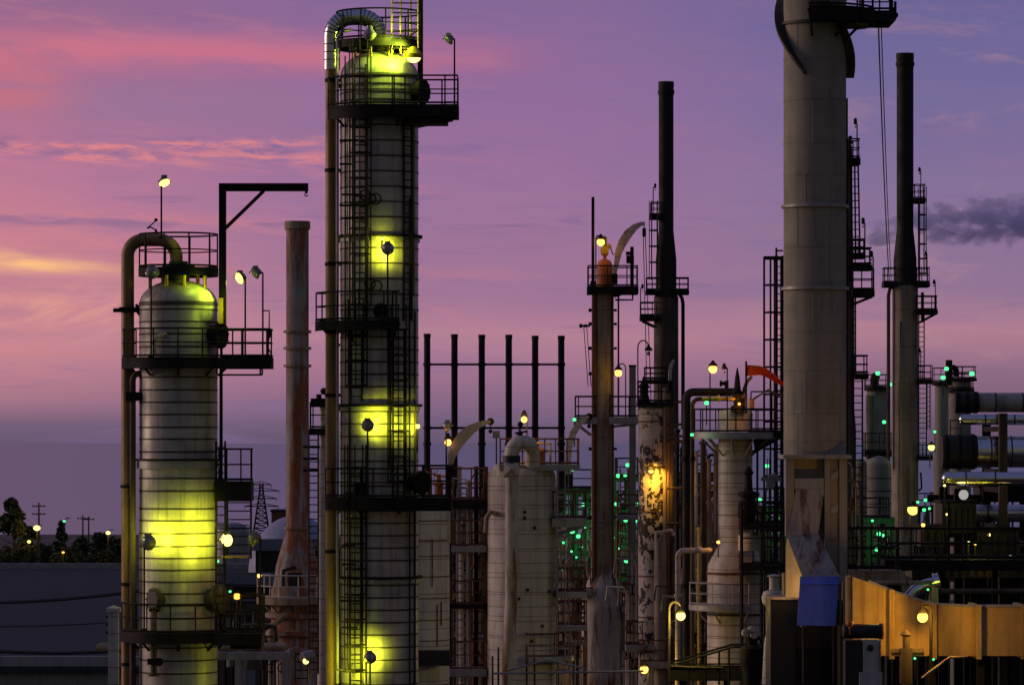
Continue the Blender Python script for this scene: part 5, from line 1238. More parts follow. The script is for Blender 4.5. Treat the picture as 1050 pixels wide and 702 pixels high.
# helical wind strakes near the top
for ph in (250, 10, 130):
    mb = MB(); n = 40; vs_ = []; fs = []
    for i in range(n+1):
        f_ = i/n; a = R(ph - 165*f_); zz = S.z(78) + f_*(S.z(-60)-S.z(78))
        for rr, dz in ((r-0.01, -0.02), (r+0.32, -0.02), (r+0.32, 0.02), (r-0.01, 0.02)):
            vs_.append((rr*math.cos(a), rr*math.sin(a), zz+dz*3))
    for i in range(n):
        for k in range(4): j = (k+1) % 4; fs.append((i*4+k, i*4+j, i*4+4+j, i*4+4+k))
    fs += [(3, 2, 1, 0), tuple(n*4+k for k in range(4))]
    mb.add(vs_, fs); mb.build('wind_strake', 'strap steel', S.root)
# top access deck (only its underside corner is in the picture)
arc_platform(S, 12, 32.3, 62, -100, 40, 0.5)
box_platform(S, 880, 914, 16, -1.6, 0.9, 0.35, h=1.1, sides='frb')
mb = MB(); mb.box(S.x(862), S.x(889), -1.4, 0.7, S.z(28), S.z(22)); mb.build('deck_beam', 'dark steel', S.root)
mb = MB(); mb.tube([S.P(915, 5, -1.0), S.P(915, 23, -1.0)], 0.05, 6); mb.sphere(S.x(915), -1.0, S.z(19), 0.11, 7); mb.build('pulley_ball', 'dark steel', S.root)
MB().tube([S.P(869, 100, 0.3), S.P(869, 700, 0.3)], S.m(1.2), 8).build('conduit', 'dark steel', S.root)
# square base with pilasters and the folded chute
zb = S.z(466)-0.142
mb = MB(); mb.box(S.x(811), S.x(863), -r*0.55, r, 0, zb); mb.build('base_housing', 'stack grey', S.root, smooth=False)
for a, b_ in ((803.5, 812), (843, 848.5), (858, 866)):
    mb = MB(); mb.box(S.x(a), S.x(b_), -r, -r*0.55-0.004, S.z(604 if a > 810 else 548), zb-0.003); mb.build('pilaster', 'stack grey', S.root, smooth=False)
mb = MB(); mb.box(S.x(849), S.x(857.5), -r*0.86, -r*0.56, S.z(604), zb-0.003); mb.build('side_panel', 'tan paint', S.root, smooth=False)
for v in (483, 517):
    n = 8; mb = MB(); vs_ = []
    for i in range(n+1): vs_ += [(S.x(849.5+7.5*i/n), -r*0.87, S.z(v+9-3*(i/n)**2)), (S.x(849.5+7.5*i/n), -r*0.87, S.z(v+2-5*(i/n)**2)), (S.x(849.5+7.5*i/n), -r*0.9, S.z(v+9-3*(i/n)**2)), (S.x(849.5+7.5*i/n), -r*0.9, S.z(v+2-5*(i/n)**2))]
    fs = []
    for i in range(n):
        o = i*4; fs += [(o, o+4, o+5, o+1), (o+2, o+3, o+7, o+6), (o+1, o+5, o+7, o+3), (o, o+2, o+6, o+4)]
    fs += [(0, 1, 3, 2), (n*4, n*4+2, n*4+3, n*4+1)]
    mb.add(vs_, fs); mb.build('hand_grip_plate', 'grey galvanised', S.root)
mb = MB(); mb.box(S.x(812.5), S.x(842.5), -r*0.95, -r*0.56, S.z(501), S.z(490)); mb.build('lintel', 'grey galvanised', S.root, smooth=False)
def plate(name, pts, th, material, parent):
    """pts: 4 local corners of a sloping sheet; th: thickness behind it"""
    P = [Vector(p) for p in pts]; nrm = (P[1]-P[0]).cross(P[3]-P[0]).normalized()
    if nrm.y > 0: nrm = -nrm
    B = [p - nrm*th for p in P]
    return MB().add(P+B, [(0,1,2,3), (7,6,5,4), (0,4,5,1), (1,5,6,2), (2,6,7,3), (3,7,4,0)]).build(name, material, parent, smooth=False)
y0 = -r*0.97; y1 = -r*1.12; y2 = -r*1.75
plate('chute_panel', [S.P(814, 501, y0), S.P(843, 501, y0), S.P(836, 546, y1), S.P(805, 549, y1)], 0.12, 'grey panel rusted', S.root)
plate('chute_panel', [S.P(805, 549.4, y1-0.01), S.P(836, 546.4, y1-0.01), S.P(857, 590, y2), S.P(820, 592, y2)], 0.12, 'grey panel rusted', S.root)
# side cheek of the chute, lit warm from the left
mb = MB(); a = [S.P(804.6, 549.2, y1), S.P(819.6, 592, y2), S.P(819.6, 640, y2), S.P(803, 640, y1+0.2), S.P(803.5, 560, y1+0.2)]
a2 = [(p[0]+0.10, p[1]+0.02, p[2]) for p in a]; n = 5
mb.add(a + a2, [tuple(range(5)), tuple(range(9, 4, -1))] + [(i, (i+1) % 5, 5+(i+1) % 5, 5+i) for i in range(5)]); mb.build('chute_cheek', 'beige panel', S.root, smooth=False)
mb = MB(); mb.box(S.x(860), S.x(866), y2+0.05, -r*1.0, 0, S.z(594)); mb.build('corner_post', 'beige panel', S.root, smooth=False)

S = Site('blue_panel', 'bright blue sheet hung on the chute below the grey stack', 'panel', 838, 132.6, base=Z(700, 132.6))
plate('sheet', [S.P(820.5, 590.5, 0), S.P(860.5, 590.5, 0), S.P(856.5, 641, -0.12), S.P(817, 640.5, -0.12)], 0.05, 'blue sheet', S.root)
mb = MB(); mb.bar(S.P(820, 598, -0.07), S.P(860, 598, -0.07), 0.025); mb.build('batten', 'blue sheet', S.root)
mb = MB()
for u in (824, 855): mb.bar((S.x(u), 0.1, 0), (S.x(u), 0.1, S.z(640)), 0.05)
mb.build('leg', 'dark steel', S.root)
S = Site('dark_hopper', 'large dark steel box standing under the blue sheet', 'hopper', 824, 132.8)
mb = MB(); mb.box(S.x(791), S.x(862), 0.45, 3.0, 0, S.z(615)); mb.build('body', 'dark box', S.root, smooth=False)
mb = MB(); mb.box(S.x(790.5), S.x(820), 0.40, 3.05, S.z(615)+.003, S.z(613)); mb.build('top_rim', 'rusty brown', S.root, smooth=False)
mb = MB(); mb.box(S.x(818), S.x(860), 0.38, 0.447, 2.0, S.z(664)); mb.build('door', 'dark steel', S.root, smooth=False)
mb = MB(); mb.box(S.x(859.6), S.x(862.5), 0.3, 0.446, 0, S.z(641)); mb.build('edge_trim', 'beige panel', S.root, smooth=False)

# small white pipe stub and dome left of the hopper
S = Site('small_drum', 'small white capped drum on pipes between the windsock vessel and the dark hopper', 'drum', 794, 150)
MB().lathe([(0.3, 0), (0.3, S.z(622)), (0.46, S.z(618)), (0.5, S.z(612)), (0.42, S.z(606)), (0.2, S.z(604)), (0.2, S.z(592)), (0.3, S.z(590)), (0.05, S.z(588))], 0, 0, 22, False, True).build('body', 'pale plaster', S.root)
mb = MB(); mb.tube([S.P(786, 700, -0.6), S.P(788, 660, -0.6), S.P(792, 640, -0.5)], 0.22, 10); mb.build('feed_pipe', 'dirty white', S.root)
S = Site('yellow_cabinet', 'mustard coloured cabinet behind the chute by the small white drum', 'cabinet', 813, 139)
mb = MB(); mb.box(S.x(804), S.x(822), 0, 1.2, 0, S.z(588)); mb.build('body', 'beige panel', S.root, smooth=False)
mb = MB(); mb.box(S.x(805), S.x(812.5), -0.03, -0.002, S.z(660), S.z(592)); mb.box(S.x(813.5), S.x(821), -0.03, -0.002, S.z(660), S.z(592)); mb.build('door', 'beige panel', S.root, smooth=False)
light(S.root, 'POINT', Vector((X(800, 134), 133.0, Z(600, 134))), 16, WARM, radius=0.3, name='lamp_or_fill_glow')  # warm fill light with no lamp body, lights the chute from the left

# ================================================================== K: dark column with ladder platforms behind the grey stack
S = Site('dark_column', 'dark column edge with laddered platforms just right of the grey stack', 'column', 867, 172)
r = S.m(9)
MB().lathe([(r*1.2, 0), (r*1.2, S.z(440)), (r, S.z(420)), (r, S.z(300)), (r*0.9, S.z(290)), (r*0.75, S.z(150))], 0, 0, 30, False, True).build('shell', 'soot brown', S.root)
box_platform(S, 868, 881, 163, -0.7, 0.6, 0.3, h=0.85); box_platform(S, 872, 886, 262, -0.7, 0.6, 0.15, h=0.7); box_platform(S, 872, 895, 298, -0.9, 0.7, 0.3, h=0.95, brace=(877, 311)); box_platform(S, 875, 889, 383, -0.8, 0.6, 0.25, h=0.8)
box_platform(S, 868, 893, 272, -0.7, 0.6, 0.25, h=0.75)
ladder(S, 875.5, 166, 262, -0.2, 'f', cage=False, u1=877.5, w=0.34); ladder(S, 872, 166, 262, -0.2, 'f', cage=False, u1=873, w=0.34)
ladder(S, 879, 384, 520, -0.3, 'f', cage=False, w=0.4); ladder(S, 873, 300, 383, -0.3, 'f', cage=False, w=0.3)
mb = MB()
for v in (142, 147, 238, 280, 286): mb.tube([S.P(869, v, -0.4), S.P(873, v, -0.4)], 0.07, 6)
mb.tube([S.P(871, 140, -0.4), S.P(871, 160, -0.4)], 0.05, 5); mb.build('fitting', 'dark steel', S.root)
FK = 'bare hooked poles on the stacks'
for lab, u, v, vb in (('bare hooked pole on the top platform right of the grey stack', 877, 129, 163), ('bare hooked pole on the second platform right of the grey stack', 885, 231, 272), ('bare hooked pole on the third platform right of the grey stack', 893.5, 265, 298)):
    gooseneck(lab, u, v, 171.4, vb, 1.8, lit=None, energy=0, rb=0.07, group=FK)
def straight(a, b_, sag=1.0, n=14):
    return [(a[0]+(b_[0]-a[0])*i/n, a[1]+(b_[1]-a[1])*i/n, a[2]+(b_[2]-a[2])*i/n - sag*4*(i/n)*(1-i/n)) for i in range(n+1)]
cable('thin guy wire falling from the deck at the top of the grey stack', straight((X(900.5, 135.5), 135.5, Z(24, 135.5)), (X(912, 248), 248, Z(290, 248))), 0.03)
cable('second guy wire close beside the first, right of the grey stack', straight((X(903.5, 135.9), 135.9, Z(24, 135.9)), (X(914, 249), 249, Z(290, 249))), 0.022)

# ================================================================== L: right stack
S = L_ = black_stack('tall black topped stack with a tan lower half at the right', 928, 250, 55, 8.6, 236, 293, 13.2, 'tan paint', 11.8)
box_platform(S, 905, 918, 290, -1.0, 0.8, 0.3, h=0.95); box_platform(S, 938, 952, 290, -1.0, 0.8, 0.3, h=0.95)
box_platform(S, 938, 960, 318, -1.0, 0.8, 0.3, h=0.9, brace=(942, 331)); box_platform(S, 936, 948, 204, -0.8, 0.6, 0.3, h=0.9); box_platform(S, 940, 955, 389, -0.9, 0.7, 0.3, h=0.9)
box_platform(S, 940, 955, 467, -0.9, 0.7, 0.3, h=0.7)
ladder(S, 941.5, 206, 290, -0.5, 'r', cage=True, w=0.45); ladder(S, 944, 318, 389, -0.5, 'f', cage=False, w=0.35); ladder(S, 945, 390, 467, -0.6, 'f', cage=False, w=0.5); ladder(S, 951, 390, 440, -0.6, 'f', cage=False, w=0.2)
mb = MB(); mb.tube([S.P(917, 293, -0.3), S.P(912, 296, -0.3), S.P(910.5, 303, -0.3), S.P(910.5, 480, -0.3)], 0.12, 8); mb.build('downpipe', 'soot brown', S.root)
mb = MB(); mb.tube([S.P(945, 330, -0.5), S.P(945, 300, -0.5)], 0.1, 6); mb.tube([S.P(943, 484, -0.6), S.P(944, 500, -0.6), S.P(941, 503, -0.6)], 0.06, 6); mb.build('fitting', 'dark steel', S.root)
for u0, v0, u1, v1 in ((922, 330, 920, 540), (926, 360, 930, 520)):
    mb = MB(); mb.tube([S.P(u0, v0, -0.78), S.P(u1, v1, -0.86)], 0.025, 5); mb.build('earth_wire', 'dark steel', S.root)
for lab, u, v, vb in (('bare hooked pole on the uppermost platform of the tan right stack', 944, 177, 204), ('bare hooked pole at the black to tan joint of the right stack', 950.5, 263, 290), ('bare hooked pole on the braced platform of the right stack', 959, 292, 318), ('bare hooked pole on the lower platform of the right stack', 944, 362, 389)):
    gooseneck(lab, u-1.2, v, 249.2, vb, 1.3, lit=None, energy=0, rb=0.09, group=FK)

# ================================================================== M: vessels far right
S = Site('process_vessel', 'dim grey domed vessel with green lamps between the dark column and the right stack', 'vessel', 899, 262)
r = S.m(10.5)
shell(S, [(r*1.0, 0), (r, S.z(402))] + dome_profile(r, S.z(402), S.z(394))[1:], 'stack grey', 36)
arc_platform(S, 396, 5, 13, -180, 180, 0.3, h=0.8, brackets=False)
MB().tube([S.P(896, 395, -0.5), S.P(896, 388, -0.5), S.P(898, 385, -0.4)], 0.3, 10).build('vent_pipe', 'dark steel', S.root)
MB().tube([S.P(890, 700, -0.6), S.P(890, 405, -0.6)], 0.22, 8).build('riser_pipe', 'rusty brown', S.root)
box_platform(S, 885, 913, 462, -1.4, 0.8, 0.4, h=1.2); 
mb = MB(); mb.add([S.P(888, 468, -0.3), S.P(912, 463, -0.3), S.P(890, 474, -0.3), S.P(888, 468, 0.3), S.P(912, 463, 0.3), S.P(890, 474, 0.3)], [(0,1,2), (5,4,3), (0,3,4,1), (1,4,5,2), (2,5,3,0)]); mb.build('deck_bracket', 'dark steel', S.root)
S = Site('process_vessel', 'short domed vessel low behind the foot of the right stack', 'vessel', 900, 245)
r = S.m(14); shell(S, [(r, 0), (r, S.z(478))] + dome_profile(r, S.z(478), S.z(467))[1:], 'stack grey', 36)
bands(S, r, [490, 503, 516, 530, 545], 'strap steel', 0.06, 0.02); MB().tube([S.P(893, 466, 0), S.P(893, 470, 0)], 0.3, 8).build('top_nozzle', 'dark steel', S.root)
S = Site('process_vessel', 'slim dark vessel just right of the dark column under the grey stack', 'vessel', 882, 240)
r = S.m(7); shell(S, [(r, 0), (r, S.z(476))] + dome_profile(r, S.z(476), S.z(470))[1:], 'rusty brown', 32); bands(S, r, [488, 500, 512, 525, 540], 'strap steel', 0.05, 0.02)
S = Site('pale_column', 'pale slender column topped by a railed drum at the far right', 'column', 965.5, 285)
r = S.m(7); shell(S, [(r*1.2, 0), (r*1.2, S.z(470)), (r, S.z(460)), (r, S.z(396)), (r*0.6, S.z(392))], 'stack grey', 32)
arc_platform(S, 391, 3, 10, -180, 180, 0.3, h=1.0, brackets=False)
MB().tube([S.P(973, 395, 0), S.P(973, 369, 0)], 0.25, 8).build('vent_pipe', 'dark steel', S.root)
S = Site('process_vessel', 'pale drum vessel with a looped vent at the far right behind the big pipes', 'vessel', 984, 290)
r = S.m(11.5); shell(S, [(r, 0), (r, S.z(392))] + dome_profile(r, S.z(392), S.z(386))[1:], 'stack grey', 36)
arc_platform(S, 398, 11.5, 15, -180, 180, 0.3, h=1.1); box_platform(S, 972, 1000, 388, -1.0, 1.0, 0.2, h=0.9)
q = S.m(3.2); MB().tube([S.P(974, 388, 0), S.P(974, 381, 0)] + arc(S.x(977.2), S.z(380), q, 180, 0, 10)[1:] + [S.P(980.4, 386, 0)], 0.22, 8).build('vent_loop', 'dark steel', S.root)
box_platform(S, 972, 984, 447, -1.4, -0.5, 0.3, h=1.2)
for lab, u, v, Y, s_ in (('green lamp high on the grey domed vessel behind the tan stack', 900, 382.5, 261, 2.4), ('green lamp at the left edge of the tan stack', 912.5, 394, 258, 2.2), ('green lamp mid height on the grey domed vessel', 906.5, 432.5, 259, 2.0),
    ('green lamp on the rail of the pale slender column, lowest of three', 967, 387, 282, 2.5), ('green lamp above the pale slender column beside the vent', 970.5, 378, 283, 2.3), ('green lamp on the right rail of the far right drum vessel', 996.5, 383, 286, 2.7), ('small green lamp on the shaft of the pale slender column', 958.5, 442.5, 282, 1.5)):
    green_lamp(lab, u, v, Y, s_, 22, post=1.5, group='green lamps on the far right vessels')
gooseneck('yellow lamp on a short post just right of the tan stack', 955, 457.5, 246, 480, -1.5, lit='lamp lime', energy=40, col=LIME, rb=0.19)
gooseneck('large sodium lamp on a post at the foot of the tan stack', 936, 521, 190, 590, -3.5, lit='lamp sodium', energy=130, col=(1, .62, .1), rb=0.24)

# ================================================================== N: big horizontal pipes at the far right
def hpipe(label, u0, v, r, Y, material, endr=None, cap=True, seams=(), u1=1130, name='horizontal_pipe', y=0.0, nut=None):
    S = Site(name, label, 'pipe', u0, Y, 'big horizontal pipes at the right', base=Z(v, Y)); S.root.location.y += y
    rr = S.m(r); L = S.x(u1)
    pr = ([(0.01, 0.0)] + [(rr*math.sin(R(a)), rr*(1-math.cos(R(a)))) for a in range(15, 91, 15)]) if cap else [(rr*0.8, 0.0), (rr, 0.01)]
    MB().lathe(pr + [(rr, L)], 0, 0, 40, not cap, True, 'x').build('cladding', material, S.root)
    if nut:
        e = S.x(nut); q = S.m(endr)
        MB().lathe([(rr*0.9, -0.01), (q*0.97, -0.01), (q, 0.06), (q, e-0.06), (q*0.97, e), (rr*1.002, e+0.01)], 0, 0, 40, True, False, 'x').build('bonnet', 'dark box', S.root)
        mb = MB(); 
        for f_ in (0.12, 0.5, 0.88): mb.lathe([(q, e*f_-0.06), (q*1.05, e*f_-0.06), (q*1.05, e*f_+0.06), (q, e*f_+0.06)], 0, 0, 40, axis='x')
        mb.build('flange', 'dark steel', S.root)
    for us in seams:
        xx = S.x(us); MB().lathe([(rr, xx-0.03), (rr*1.012, xx-0.03), (rr*1.012, xx+0.03), (rr, xx+0.03)], 0, 0, 40, axis='x').build('cladding_seam', 'strap steel', S.root)
    return S
hpipe('uppermost large dark horizontal pipe with a black flanged end', 979, 412.5, 10, 152, 'aluminium cladding', 10.8, False, (1020, 1048, 1080, 1110), nut=1003)
hpipe('slim silver horizontal pipe with a rounded tip below the uppermost pipe', 983, 430, 5.4, 150, 'bright cladding', None, True, (1010, 1040, 1075, 1110))
hpipe('broadest shiny blue reflecting horizontal pipe with a black flanged end', 965.5, 463, 16, 150, 'bright cladding', 17.5, False, (1015, 1026, 1036, 1050, 1064, 1080, 1100), nut=1001)
hpipe('silver horizontal pipe with a rounded tip below the broadest pipe', 965.5, 490.5, 7, 146, 'bright cladding', None, True, (990, 1020, 1055, 1090))
hpipe('lowest blue reflecting horizontal pipe half hidden behind the dark machinery', 985, 526, 9, 153, 'bright cladding', None, True, (1012, 1030, 1060, 1090))
hpipe('thin pale horizontal pipe low behind the walkway rails at the right', 940, 557, 2.5, 151, 'pale plaster', None, True, (970, 1000))
S = Site('pipe_rack', 'dark steel rack carrying the big horizontal pipes at the right edge', 'pipe rack', 1020, 151)
for u, mt in ((1021, 'soot brown'), (976, 'dark steel'), (1075, 'dark steel'), (1115, 'dark steel')):
    for y in (-2.2, 3.0):
        mb = MB(); xx = S.x(u); mb.box(xx-0.16, xx+0.16, y-0.16, y+0.16, 0, S.z(424 if u > 1000 else 500)); mb.build('leg', mt if y < 0 else 'dark steel', S.root, smooth=False)
for v in (424, 436.6, 480, 498.5, 536, 562):
    mb = MB()
    for u in (1021, 1075, 1115):
        mb.box(S.x(u)-0.13, S.x(u)+0.13, -2.04, 2.84, S.z(v)-0.22, S.z(v)-0.02)
    mb.build('cross_beam', 'dark steel', S.root, smooth=False)
for v in (508, 545, 575):
    mb = MB(); mb.box(S.x(960), S.x(1125), 3.17, 3.4, S.z(v)-0.3, S.z(v)); mb.build('long_beam', 'dark steel', S.root, smooth=False)
S = Site('hanging_lamp', 'white globe lamp hanging under the silver horizontal pipe at the right', 'lamp', 988, 146.5, base=Z(515, 146.5))
MB().sphere(0, 0, S.z(507), S.m(5), 10, 1.05).build('globe', 'lamp white', S.root)
MB().lathe([(S.m(2), 0), (S.m(2), 0.2)], 0, 0, 12, True, True, z=S.z(502)).build('cap', 'dark steel', S.root)
light(S.root, 'POINT', Vector((X(985, 146.5), 145.6, Z(512, 146.5))), 7, (1, .8, .25), radius=0.2)
# dark machinery below the pipes
def machine(label, u0, u1, vt, vb, Y, mat_='dark box', d=2.4, fins=0, name='machinery_box', group='dark machinery at the right'):
    S = Site(name, label, 'machinery', (u0+u1)/2, Y, group, base=0)
    w = S.m((u1-u0)/2); b0 = S.z(vb)
    mb = MB(); mb.box(-w, w, 0, d, b0, S.z(vt)); mb.build('casing', mat_, S.root, smooth=False)
    mb = MB(); mb.box(-w-0.06, w+0.06, -0.06, d+0.06, S.z(vt)+.002, S.z(vt)+0.12); mb.build('cover', 'dark steel', S.root, smooth=False)
    for sx in (-0.85, 0.85):
        mb = MB(); mb.box(sx*w-0.12, sx*w+0.12, 0.1, 0.34, 0, b0-0.003); mb.box(sx*w-0.12, sx*w+0.12, d-0.34, d-0.1, 0, b0-0.003); mb.build('leg', 'dark steel', S.root, smooth=False)
    if fins:
        mb = MB()
        for i in range(fins): xx = -w*0.85+1.7*w*i/(fins-1); mb.box(xx-0.03, xx+0.03, -0.09, -0.002, b0+0.1, S.z(vt)-0.15)
        mb.build('rib', 'dark steel', S.root, smooth=False)
    return S
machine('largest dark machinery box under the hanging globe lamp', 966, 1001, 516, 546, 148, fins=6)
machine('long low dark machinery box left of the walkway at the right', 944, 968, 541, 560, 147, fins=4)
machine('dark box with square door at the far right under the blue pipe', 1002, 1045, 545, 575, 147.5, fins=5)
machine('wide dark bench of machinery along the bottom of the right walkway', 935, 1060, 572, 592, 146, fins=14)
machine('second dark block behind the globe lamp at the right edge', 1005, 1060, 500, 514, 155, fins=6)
S = Site('walkway', 'dark railed walkway running along the foot of the big pipes at the right', 'walkway', 985, 143)
box_platform(S, 905, 1100, 573, -0.8, 0.9, 0.4, h=1.15, sides='fb')
for u in (912, 965, 1020, 1080):
    mb = MB(); xx = S.x(u); mb.box(xx-0.1, xx+0.1, -0.1, 0.1, 0, S.z(573)-0.41); mb.build('leg', 'dark steel', S.root, smooth=False)
MB().tube([S.P(970, 573, -0.8), S.P(970, 514, -0.8)], 0.04, 6).build('lamp_pole', 'dark steel', S.root)
# yellow and pale small lit fittings scattered among the machinery
for lab, u, v, s_, e, c_, l_ in (
    ('small yellow lamp at the tip of the rounded silver pipe', 968.5, 497.5, 1.3, 40, LIME, 'lamp yellow'),
    ('small yellow lamp on the post left of the largest machinery box', 971, 527, 1.3, 30, LIME, 'lamp yellow'),
    ('orange lamp over the long low machinery box', 946.5, 538, 2.0, 70, SODIUM, 'lamp sodium'),
    ('yellow lamp under the largest machinery box', 993, 556, 1.6, 60, LIME, 'lamp yellow'),
    ('yellow lamp on the walkway floor near the machinery legs', 1000, 557, 1.6, 60, SODIUM, 'lamp sodium'),
    ('yellow lamp low right on the dark machinery bench', 1013, 579, 1.8, 60, SODIUM, 'lamp sodium'),
    ('amber lamp between the blue pipe and the square door box', 1014, 548, 1.6, 50, LIME, 'lamp yellow'),
    ('pale lamp in the gap at the far right edge of the machinery', 1036, 570, 1.5, 30, WARM, 'lamp white')):
    green_lamp(lab, u, v, 145.2, s_, e*0.16, c_, l_, 0.8, group='small lamps among the dark machinery')
for lab, u, v, s_ in (('green lamp topmost of the trio beside the large sodium lamp', 949, 512.5, 1.9), ('green lamp lower left in the trio beside the large sodium lamp', 947.5, 522.5, 1.9), ('green lamp nearest the large sodium lamp', 941, 514.5, 1.5), ('pale green lamp right in the trio beside the large sodium lamp', 953, 521, 1.4)):
    green_lamp(lab, u, v, 188, s_, 40, post=1.6, group='green lamps by the large sodium lamp')

# ================================================================== O: beige ribbed flue duct
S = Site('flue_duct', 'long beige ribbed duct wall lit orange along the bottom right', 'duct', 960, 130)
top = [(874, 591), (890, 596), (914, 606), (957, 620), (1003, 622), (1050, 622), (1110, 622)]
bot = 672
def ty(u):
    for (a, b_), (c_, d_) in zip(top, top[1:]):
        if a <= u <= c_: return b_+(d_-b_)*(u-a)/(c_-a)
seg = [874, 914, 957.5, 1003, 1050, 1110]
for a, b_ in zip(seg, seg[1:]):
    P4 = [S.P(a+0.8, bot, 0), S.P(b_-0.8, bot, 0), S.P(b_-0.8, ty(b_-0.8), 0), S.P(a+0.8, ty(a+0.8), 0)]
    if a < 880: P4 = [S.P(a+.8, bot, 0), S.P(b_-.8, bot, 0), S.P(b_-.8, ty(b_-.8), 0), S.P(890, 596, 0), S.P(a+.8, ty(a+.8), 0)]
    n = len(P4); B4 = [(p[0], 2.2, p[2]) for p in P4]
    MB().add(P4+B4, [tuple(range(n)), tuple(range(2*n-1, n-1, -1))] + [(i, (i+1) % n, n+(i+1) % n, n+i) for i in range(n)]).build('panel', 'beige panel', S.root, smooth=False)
for a in seg[1:-1]:
    for s_ in (-1, 1):
        mb = MB(); xx = S.x(a + s_*1.35); mb.box(xx-0.04, xx+0.04, -0.20, 2.3, S.z(bot+3), S.z(ty(a)-2)); mb.build('rib', 'beige panel', S.root, smooth=False)
mb = MB()
for (a, b_), (c_, d_) in zip(top[1:], top[2:]):
    mb.tube([S.P(a, b_-0.7, -0.02), S.P(c_, d_-0.7, -0.02)], 0.05, 5)
mb.build('top_edge', 'grey galvanised', S.root)
for u in (905, 958, 1008, 1060):
    mb = MB(); xx = S.x(u); mb.box(xx-0.12, xx+0.12, 0.6, 0.9, 0, S.z(bot)-0.003); mb.build('leg', 'dark steel', S.root, smooth=False)
for u in (879, 883): 
    pass
S = Site('upright_pipe', 'pair of rusty conduits running up the left end of the beige duct', 'pipe', 870.5, 130.5)
for du in (-2.0, 1.2): MB().tube([(S.m(du), -0.1, 0), (S.m(du), -0.1, S.z(590))], 0.06, 8).build('conduit', 'rusty brown', S.root)
S = gooseneck('bright sodium lamp on a crook post before the beige duct', 946, 630.5, 128.5, 690, 8.5, lit='lamp sodium', energy=0, rb=0.16, pole_r=0.06)
light(S.root, 'POINT', Vector((X(946, 128.5), 127.9, Z(632, 128.5))), 225, (1, .47, .04), radius=0.15)
light(S.root, 'POINT', Vector((X(893, 128.5), 127.3, Z(640, 128.5))), 85, (1, .48, .06), radius=0.4)
# railed deck and dark pipes over the duct
S = Site('pipe_bridge', 'rusty railed bridge deck over the left end of the beige duct', 'walkway', 895, 140)
box_platform(S, 862, 921, 583, -1.4, 0.8, 0.5, rail='dark steel', material='rusty brown', h=1.5)
for u in (866, 892, 918):
    mb = MB(); xx = S.x(u); mb.box(xx-0.12, xx+0.12, -0.12, 0.12, 0, S.z(583)-0.51); mb.build('leg', 'dark steel', S.root, smooth=False)
ladder(S, 868, 545, 583, -1.2, 'f', cage=False, w=0.5)
hpipe('thin brown horizontal pipe above the beige duct roof', 891, 597, 2.2, 133, 'rusty brown', None, True, (930,), u1=956)
hpipe('dark horizontal pipe in the shade above the beige duct', 960, 606, 3, 137, 'soot brown', None, True, (990, 1020))
S = Site('fan_cowl', 'pale curved cowl catching yellow light on the beige duct roof', 'cowl', 940, 135)
MB().tube([S.P(931, 622, 0), S.P(932, 612, 0), S.P(938, 605, 0), S.P(948, 600, 0), S.P(960, 597, 0)], 0.22, 12).build('elbow', 'bright cladding', S.root)
mb = MB(); lathe_dir(mb, [(0.34, -0.1), (0.34, 0.1)], S.P(960, 597, 0), (1, 0, 0.2), 14); mb.build('flange', 'bright cladding', S.root)
light(S.root, 'POINT', Vector((X(962, 134), 133.4, Z(590, 134))), 8, LIME, radius=0.2)
mb = MB(); mb.box(S.x(954), S.x(961), -0.3, 0.3, S.z(618), S.z(600)); mb.build('stand', 'rusty brown', S.root)
for lab, u, v, Y in (('green lamp small above the beige duct roof beside the cowl', 951.5, 604, 133), ('green lamp below the beige duct near the crook post', 957, 675.5, 128.5), ('green lamp under the beige duct beside the brown stand', 938, 674.5, 128.5)):
    green_lamp(lab, u, v, Y, 1.3, 5, post=0.7)
S = Site('valve_stand', 'small brown valve stand below the beige duct', 'valve', 929, 128.6, base=Z(700, 128.6))
mb = MB(); mb.box(-0.2, 0.2, -0.15, 0.15, 0, S.z(664)); mb.lathe([(0.12, 0), (0.12, 0.4), (0.2, 0.45), (0.05, 0.6)], 0, 0, 10, True, True, z=S.z(664)); mb.tube([(-0.5, 0, S.z(668)), (0.6, 0, S.z(668))], 0.12, 8); mb.build('body', 'soot brown', S.root)
MB().tube([(0.5, -0.3, 0.2), (1.4, -0.5, 0.9), (2.0, -0.5, S.z(672))], 0.05, 6).build('handrail', 'rusty brown', S.root)

# Q: white machine with a dark cylinder
S = Site('motor_unit', 'white boxed motor unit with a dark cylinder on top at the foot of the duct', 'machine', 888, 127)
w0, w1 = S.x(867), S.x(902)
mb = MB(); mb.box(S.x(884), S.x(902), -0.4, 0.8, S.z(688), S.z(655)); mb.box(S.x(880), S.x(903), -0.5, 0.9, 0, S.z(688)-.003); mb.build('body', 'machine white', S.root, smooth=False)
mb = MB(); mb.box(S.x(866), S.x(884)-.003, -0.3, 0.7, 0, S.z(656)); mb.build('side_box', 'dark box', S.root, smooth=False)
r = S.m(7.5)
MB().lathe([(r*0.7, S.x(864)), (r, S.x(866)), (r, S.x(903)), (r*0.9, S.x(905))], 0.1, S.z(648), 28, True, True, 'x').build('cylinder', 'dark box', S.root) if False else None
mb = MB(); lathe_dir(mb, [(r*0.8, 0), (r, 0.05), (r, S.m(37)), (r*1.12, S.m(37)), (r*1.12, S.m(40)), (r*0.8, S.m(40))], (S.x(864), 0.1, S.z(647)), (1, 0, 0), 28); mb.build('cylinder', 'dark box', S.root)
mb = MB(); lathe_dir(mb, [(r*1.13, 0), (r*1.16, 0.05), (r*0.9, 0.06)], (S.x(904), 0.1, S.z(647)), (1, 0, 0), 28); mb.build('end_ring', 'orange drum', S.root)
